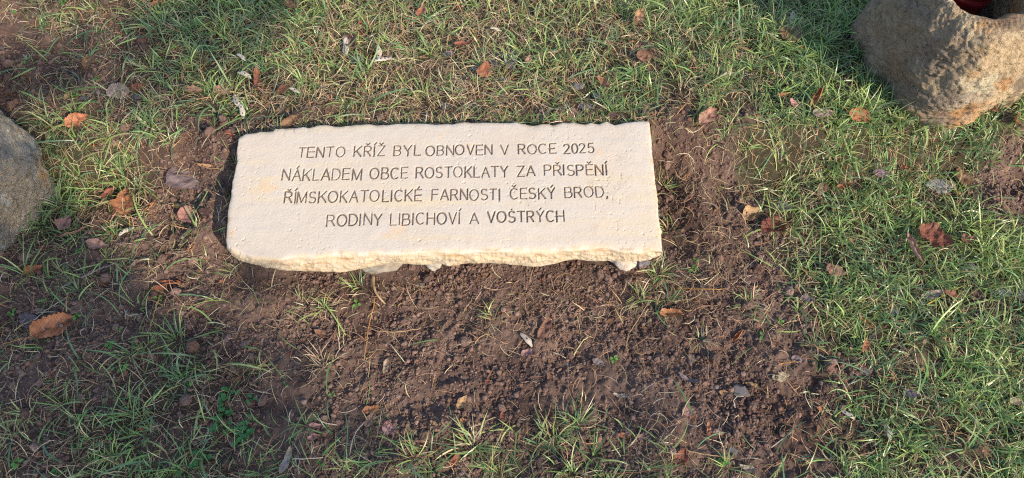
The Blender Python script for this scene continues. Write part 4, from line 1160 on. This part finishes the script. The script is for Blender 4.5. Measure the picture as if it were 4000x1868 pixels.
# tufts that stand alone on the soil: x, y, blades, length, dryness, spread, label
TUFTS = [(1265, 1432, 34, .050, .95, .9, 'pale dry straw tuft standing on soil below the slab'), (1200, 1195, 26, .050, .55, .8, 'olive grass tuft on soil just below the slab\'s left half'), (1410, 1118, 22, .055, .25, .9, 'green grass tuft growing at the middle footing stone'),
         (2570, 1075, 70, .048, .35, 1., 'bushy green and yellow tuft at the slab\'s right corner'), (2500, 1165, 34, .055, .3, .8, 'green tuft on soil below the bushy corner tuft'), (2610, 1185, 30, .055, .35, 1., 'sprawling pale green tuft right of the slab\'s front corner'),
         (690, 1335, 18, .085, .05, .5, 'fan of long green blades on shaded soil left of centre'), (795, 1068, 18, .040, .35, .9, 'small yellow-green tuft on soil left of the slab\'s front corner'), (1920, 1250, 16, .055, .4, .9, 'thin straw-coloured tuft on soil below the slab\'s centre'),
         (1850, 1745, 34, .075, .1, .9, 'green tuft with wide blades at the bottom centre'), (1620, 1790, 34, .080, .1, .8, 'long-bladed green tuft at the bottom left of centre'), (2260, 1660, 40, .065, .15, .9, 'green and straw tuft in front of the shallow ruts'),
         (2170, 1690, 26, .06, .25, .9, 'thin mixed tuft next to the green and straw tuft'), (2740, 1330, 30, .035, .8, 1., 'short dry tuft on soil near the right grass edge'), (2930, 1180, 40, .045, .6, .9, 'straw and green tuft at the right edge of the bare soil'),
         (2610, 900, 24, .045, .3, .9, 'small green tuft beside the slab\'s right edge'), (2585, 740, 30, .045, .4, .9, 'yellow-green tuft against the slab\'s right edge, halfway up'), (520, 1620, 22, .10, .05, .7, 'wide-bladed green tuft on shaded soil at the lower left'),
         (100, 1075, 24, .10, .05, .6, 'long green blades fanned out before the grey boulder'), (230, 800, 22, .10, .05, .8, 'broad blue-green blades leaning at the grey boulder\'s side'), (185, 470, 14, .085, .35, .4, 'tall yellow-green tuft behind the grey boulder'), (480, 690, 60, .060, .1, .9, 'bright green tuft in the sunlit patch right of the grey boulder'),
         (545, 740, 50, .055, .75, 1., 'straw-yellow tuft at the right of the sunlit patch'), (3510, 485, 22, .075, .15, .7, 'thin green tuft rising in front of the rusty boulder'), (3640, 470, 20, .08, .15, .7, 'tall green blades against the rusty boulder\'s sunlit foot'), (40, 1700, 26, .06, .7, .9, 'dry tuft at the lower left edge')]
tr = np.random.default_rng(8)
for px, py, n, L0, dr_, spread, lab in TUFTS:
    p = at(px, py)
    rad = np.abs(tr.normal(0, 0.010 + .0002 * n, n)); th_ = tr.uniform(0, 6.283, n)
    x, y = p[0] + rad * np.cos(th_), p[1] + rad * np.sin(th_)
    az = th_ + tr.normal(0, .8, n); c = np.where((tr.random(n) < dr_)[:, None], DRIES[tr.choice(5, n, p=[.35, .1, .4, .1, .05])], GREENS[tr.integers(0, 4, n)])
    V_, Q_, C_, P_ = blades(x, y, az, L0 * tr.uniform(.5, 1.15, n), tr.uniform(.0015, .0028, n) * (1.4 if L0 > .07 else 1), (1.25 - .75 * spread * tr.random(n)).clip(.1, 1.5), tr.uniform(.3, 1.5, n), tr.normal(0, .5, n), jitter_col(c, tr), tr, 6, .003)
    o = obj('grass_tuft', mesh_np('grass_tuft', V_ - p, Q_, col=np.clip(C_, .01, .9)), M_GRASS, loc=p)
    tag(o, lab, 'grass tuft', 'single grass tufts')

# ------------------------------------------------------------------ crumbs of soil
x, y = scatter(620000, gr)
s_ = fields(x, y)[0]
k = (gr.random(len(x)) < sstep(.25, .75, s_) * (.60 + .8 * noise(x * 7, y * 7, 71.)).clip(.10, 1) * .9) & ~in_slab(x, y, -.16) & ~(np.hypot(x - 1.225, y - 1.47) < .225) & ~(np.hypot(x + 1.4, y - 1.02) < .2)
x, y = x[k], y[k]; n = len(x)
size = (0.0010 + 0.0009 * gr.random(n) ** -0.45).clip(0, .0056)
big_ = gr.random(n) < .0035; size[big_] = gr.uniform(.0065, .0125, big_.sum())
print('crumbs', n)
Vs, Ts, Cs, off = [], [], [], 0
for kk, (lo, hi, sub_) in enumerate([(0, .0040, 1), (.0040, .0064, 2), (.0064, 1, 4)]):
    V0, T0 = ico(sub_); m = (size >= lo) & (size < hi); nn = m.sum()
    sq_ = gr.uniform(.65, 1.25, (nn, 1, 3)); a_ = gr.uniform(0, 6.283, nn)
    if sub_ == 4:
        lump = np.stack([.30 * fbm(V0[:, 0] * 1.3 + 9 * q, V0[:, 1] * 1.3, V0[:, 2] * 1.3, 2) + .16 * np.abs(fbm(V0[:, 0] * 4 + 5 * q, V0[:, 1] * 4, V0[:, 2] * 4, 3)) for q in range(nn)])[..., None]
        W0 = V0[None] * (1 + lump) * sq_ * size[m][:, None, None]
    else: W0 = V0[None] * (1 + gr.normal(0, .11 if sub_ == 2 else .15, (nn, len(V0), 1))) * sq_ * size[m][:, None, None]
    X_ = W0[..., 0] * np.cos(a_)[:, None] - W0[..., 1] * np.sin(a_)[:, None]; Y_ = W0[..., 0] * np.sin(a_)[:, None] + W0[..., 1] * np.cos(a_)[:, None]
    G = np.stack([X_ + x[m][:, None], Y_ + y[m][:, None], W0[..., 2] + (H(x[m], y[m]) + size[m] * .45)[:, None]], -1)
    Vs.append(G.reshape(-1, 3)); Ts.append((T0[None] + (np.arange(nn) * len(V0))[:, None, None]).reshape(-1, 3) + off); off += nn * len(V0)
    base_ = np.array([(0.195, 0.130, 0.104), (0.135, 0.089, 0.072), (0.235, 0.162, 0.133), (0.190, 0.114, 0.084)])[gr.choice(4, nn, p=[.42, .28, .14, .16])] * gr.uniform(.8, 1.2, (nn, 1))
    Cs.append(np.repeat(base_, len(V0), 0))
tag(obj('soil_crumbs', mesh_np('soil_crumbs', np.concatenate(Vs), None, np.concatenate(Ts), False, col=np.concatenate(Cs)), M_CRUMB), kind='stuff')

# ------------------------------------------------------------------ unseen tree added behind the viewer, its trunk placed to shade the lower left
M_BARK = NT('added tree bark')
_n = M_BARK.noise(1.0, 6, 0.65, M_BARK.scaled(14, 14, 3))
M_BARK = M_BARK.base(M_BARK.mix(_n, (0.06, 0.05, 0.042), (0.20, 0.17, 0.14)), 0.95, 0.1, M_BARK.bump(_n, 1.0, 0.02))
tr = np.random.default_rng(4)
AX, QX = np.array([-SUN_DIR[0], -SUN_DIR[1]]), np.array([-SUN_DIR[1], SUN_DIR[0]])     # away from the sun, and across
SHADE_TREE = np.append(-4.8 * AX - .34 * QX, -0.03)
tree = tag(obj('added_shade_tree', None, loc=SHADE_TREE), 'unseen tree added for its shade, with thick rough trunk and thin autumn crown', 'tree')


def limb_verts(P, R, nside):
    P = np.asarray(P, float); R = np.asarray(R, float)
    T = np.gradient(P, axis=0); T /= np.linalg.norm(T, axis=1)[:, None]
    A = np.cross(T, [0.3, 0.9, 0.1]); A /= np.linalg.norm(A, axis=1)[:, None]; B = np.cross(A, T)
    th = np.linspace(0, 2 * np.pi, nside, endpoint=False)[:, None, None]
    ridge = 1 + 0.07 * noise(np.cos(th) * 2.2, np.sin(th) * 2.2, P[None, :, 2:3] * .6) + 0.035 * noise(np.cos(th) * 7, np.sin(th) * 7, P[None, :, 2:3] * 1.5)
    return (P[None] + R[None, :, None] * ridge * (np.cos(th) * A[None] + np.sin(th) * B[None])).reshape(-1, 3), grid_quads(nside, len(P), True)


zz = np.linspace(0, 6.0, 60)
VV, QQ, nv = [], [], 0
v_, q_ = limb_verts(np.stack([0.05 * np.sin(zz * .8), 0.05 * np.cos(zz * .7), zz], -1), 0.33 * (1 - .07 * zz) + 0.16 * np.exp(-zz / .25), 48)
VV.append(v_); QQ.append(q_); nv += len(v_)
tips = []
for k in range(16):
    z0 = 4.6 + 1.5 * k / 16; az = k * 2.4; Lk = tr.uniform(1.6, 2.6); s = np.linspace(0, 1, 14)
    P = np.stack([np.cos(az) * Lk * s, np.sin(az) * Lk * s, z0 + Lk * (.75 * s - .15 * s ** 2)], -1)
    v_, q_ = limb_verts(P, 0.10 * (1 - .85 * s), 10); VV.append(v_); QQ.append(q_ + nv); nv += len(v_); tips += list(P[6:])
# short leafy shoots round the trunk, added to break up its shadow's edges
shoots = []
for k in range(60):
    z0 = tr.uniform(1.9, 4.1); az = tr.uniform(0, 6.283); Lk = tr.uniform(.06, .16); s = np.linspace(0, 1, 6)
    P = np.stack([np.cos(az) * (.20 + Lk * s), np.sin(az) * (.20 + Lk * s), z0 + Lk * .7 * s], -1)
    v_, q_ = limb_verts(P, 0.012 * (1 - .7 * s), 6); VV.append(v_); QQ.append(q_ + nv); nv += len(v_); shoots += list(P[3:])
# added boughs and a gappy leaf cloud, set along sun rays to dapple the ground
def aq(a_, q_, z_):
    xy = a_[..., None] * AX + q_[..., None] * QX
    return np.stack([xy[..., 0], xy[..., 1], z_], -1) - SHADE_TREE * np.array([1, 1, 0])
shade_leaves = []
for k in range(7):
    s = np.linspace(0, 1, 12)
    P = aq(-4.78 - s * (0.5 + .22 * k), -.30 + s * (.35 + .14 * ((k * 3) % 7)), 2.9 + s * (.75 + .08 * k))
    v_, q_ = limb_verts(P, 0.028 * (1 - .8 * s), 8); VV.append(v_); QQ.append(q_ + nv); nv += len(v_)
a_, q_ = tr.uniform(1.35, 3.3, 6000), tr.uniform(-.1, .95, 6000)
dens = sstep(-.28, .12, fbm(a_ * 2.6, q_ * 2.6, 5.0, 3)) * sstep(1.58, 1.85, a_ + .25 * (q_ - .5)) * sstep(.95, .7, q_)
for ha, hq, hr in ((1.50, -.02, .14), (2.2, .05, .18)):
    dens = dens * (1 - .97 * np.exp(-(((a_ - ha) / hr) ** 2 + ((q_ - hq) / hr) ** 2) ** 2))
keep = tr.random(6000) < dens * .22
z_ = tr.uniform(3.3, 4.2, 6000)
shade_leaves = aq(a_ - z_ / math.tan(math.radians(SUN_EL)), q_, z_ + .03)[keep]
obj('trunk', mesh_np('trunk', np.concatenate(VV), np.concatenate(QQ)), M_BARK, tree)
cen = np.concatenate([np.array(tips)[tr.integers(0, len(tips), 5200)] + tr.normal(0, .36, (5200, 3)), np.array(shoots)[tr.integers(0, len(shoots), 620)] + tr.normal(0, .055, (620, 3)), shade_leaves])
n = len(cen); e1 = tr.normal(size=(n, 3)); e1 /= np.linalg.norm(e1, axis=1)[:, None]
e2 = np.cross(e1, tr.normal(size=(n, 3))); e2 /= np.linalg.norm(e2, axis=1)[:, None]
sz = tr.uniform(.035, .06, (n, 1)); nn = np.cross(e1, e2) * sz * .25
V_ = np.stack([cen - e1 * sz, cen - e1 * sz * .3 + e2 * sz * .75 + nn, cen + e1 * sz * 1.1, cen - e1 * sz * .3 - e2 * sz * .75 + nn], 1).reshape(-1, 3)
c_ = np.array([(0.30, 0.22, 0.05), (0.16, 0.18, 0.05), (0.34, 0.17, 0.06)])[tr.integers(0, 3, n)]
obj('crown', mesh_np('crown', V_, np.arange(n * 4).reshape(-1, 4), None, True, col=np.repeat(c_, 4, 0)), M_LEAF, tree)
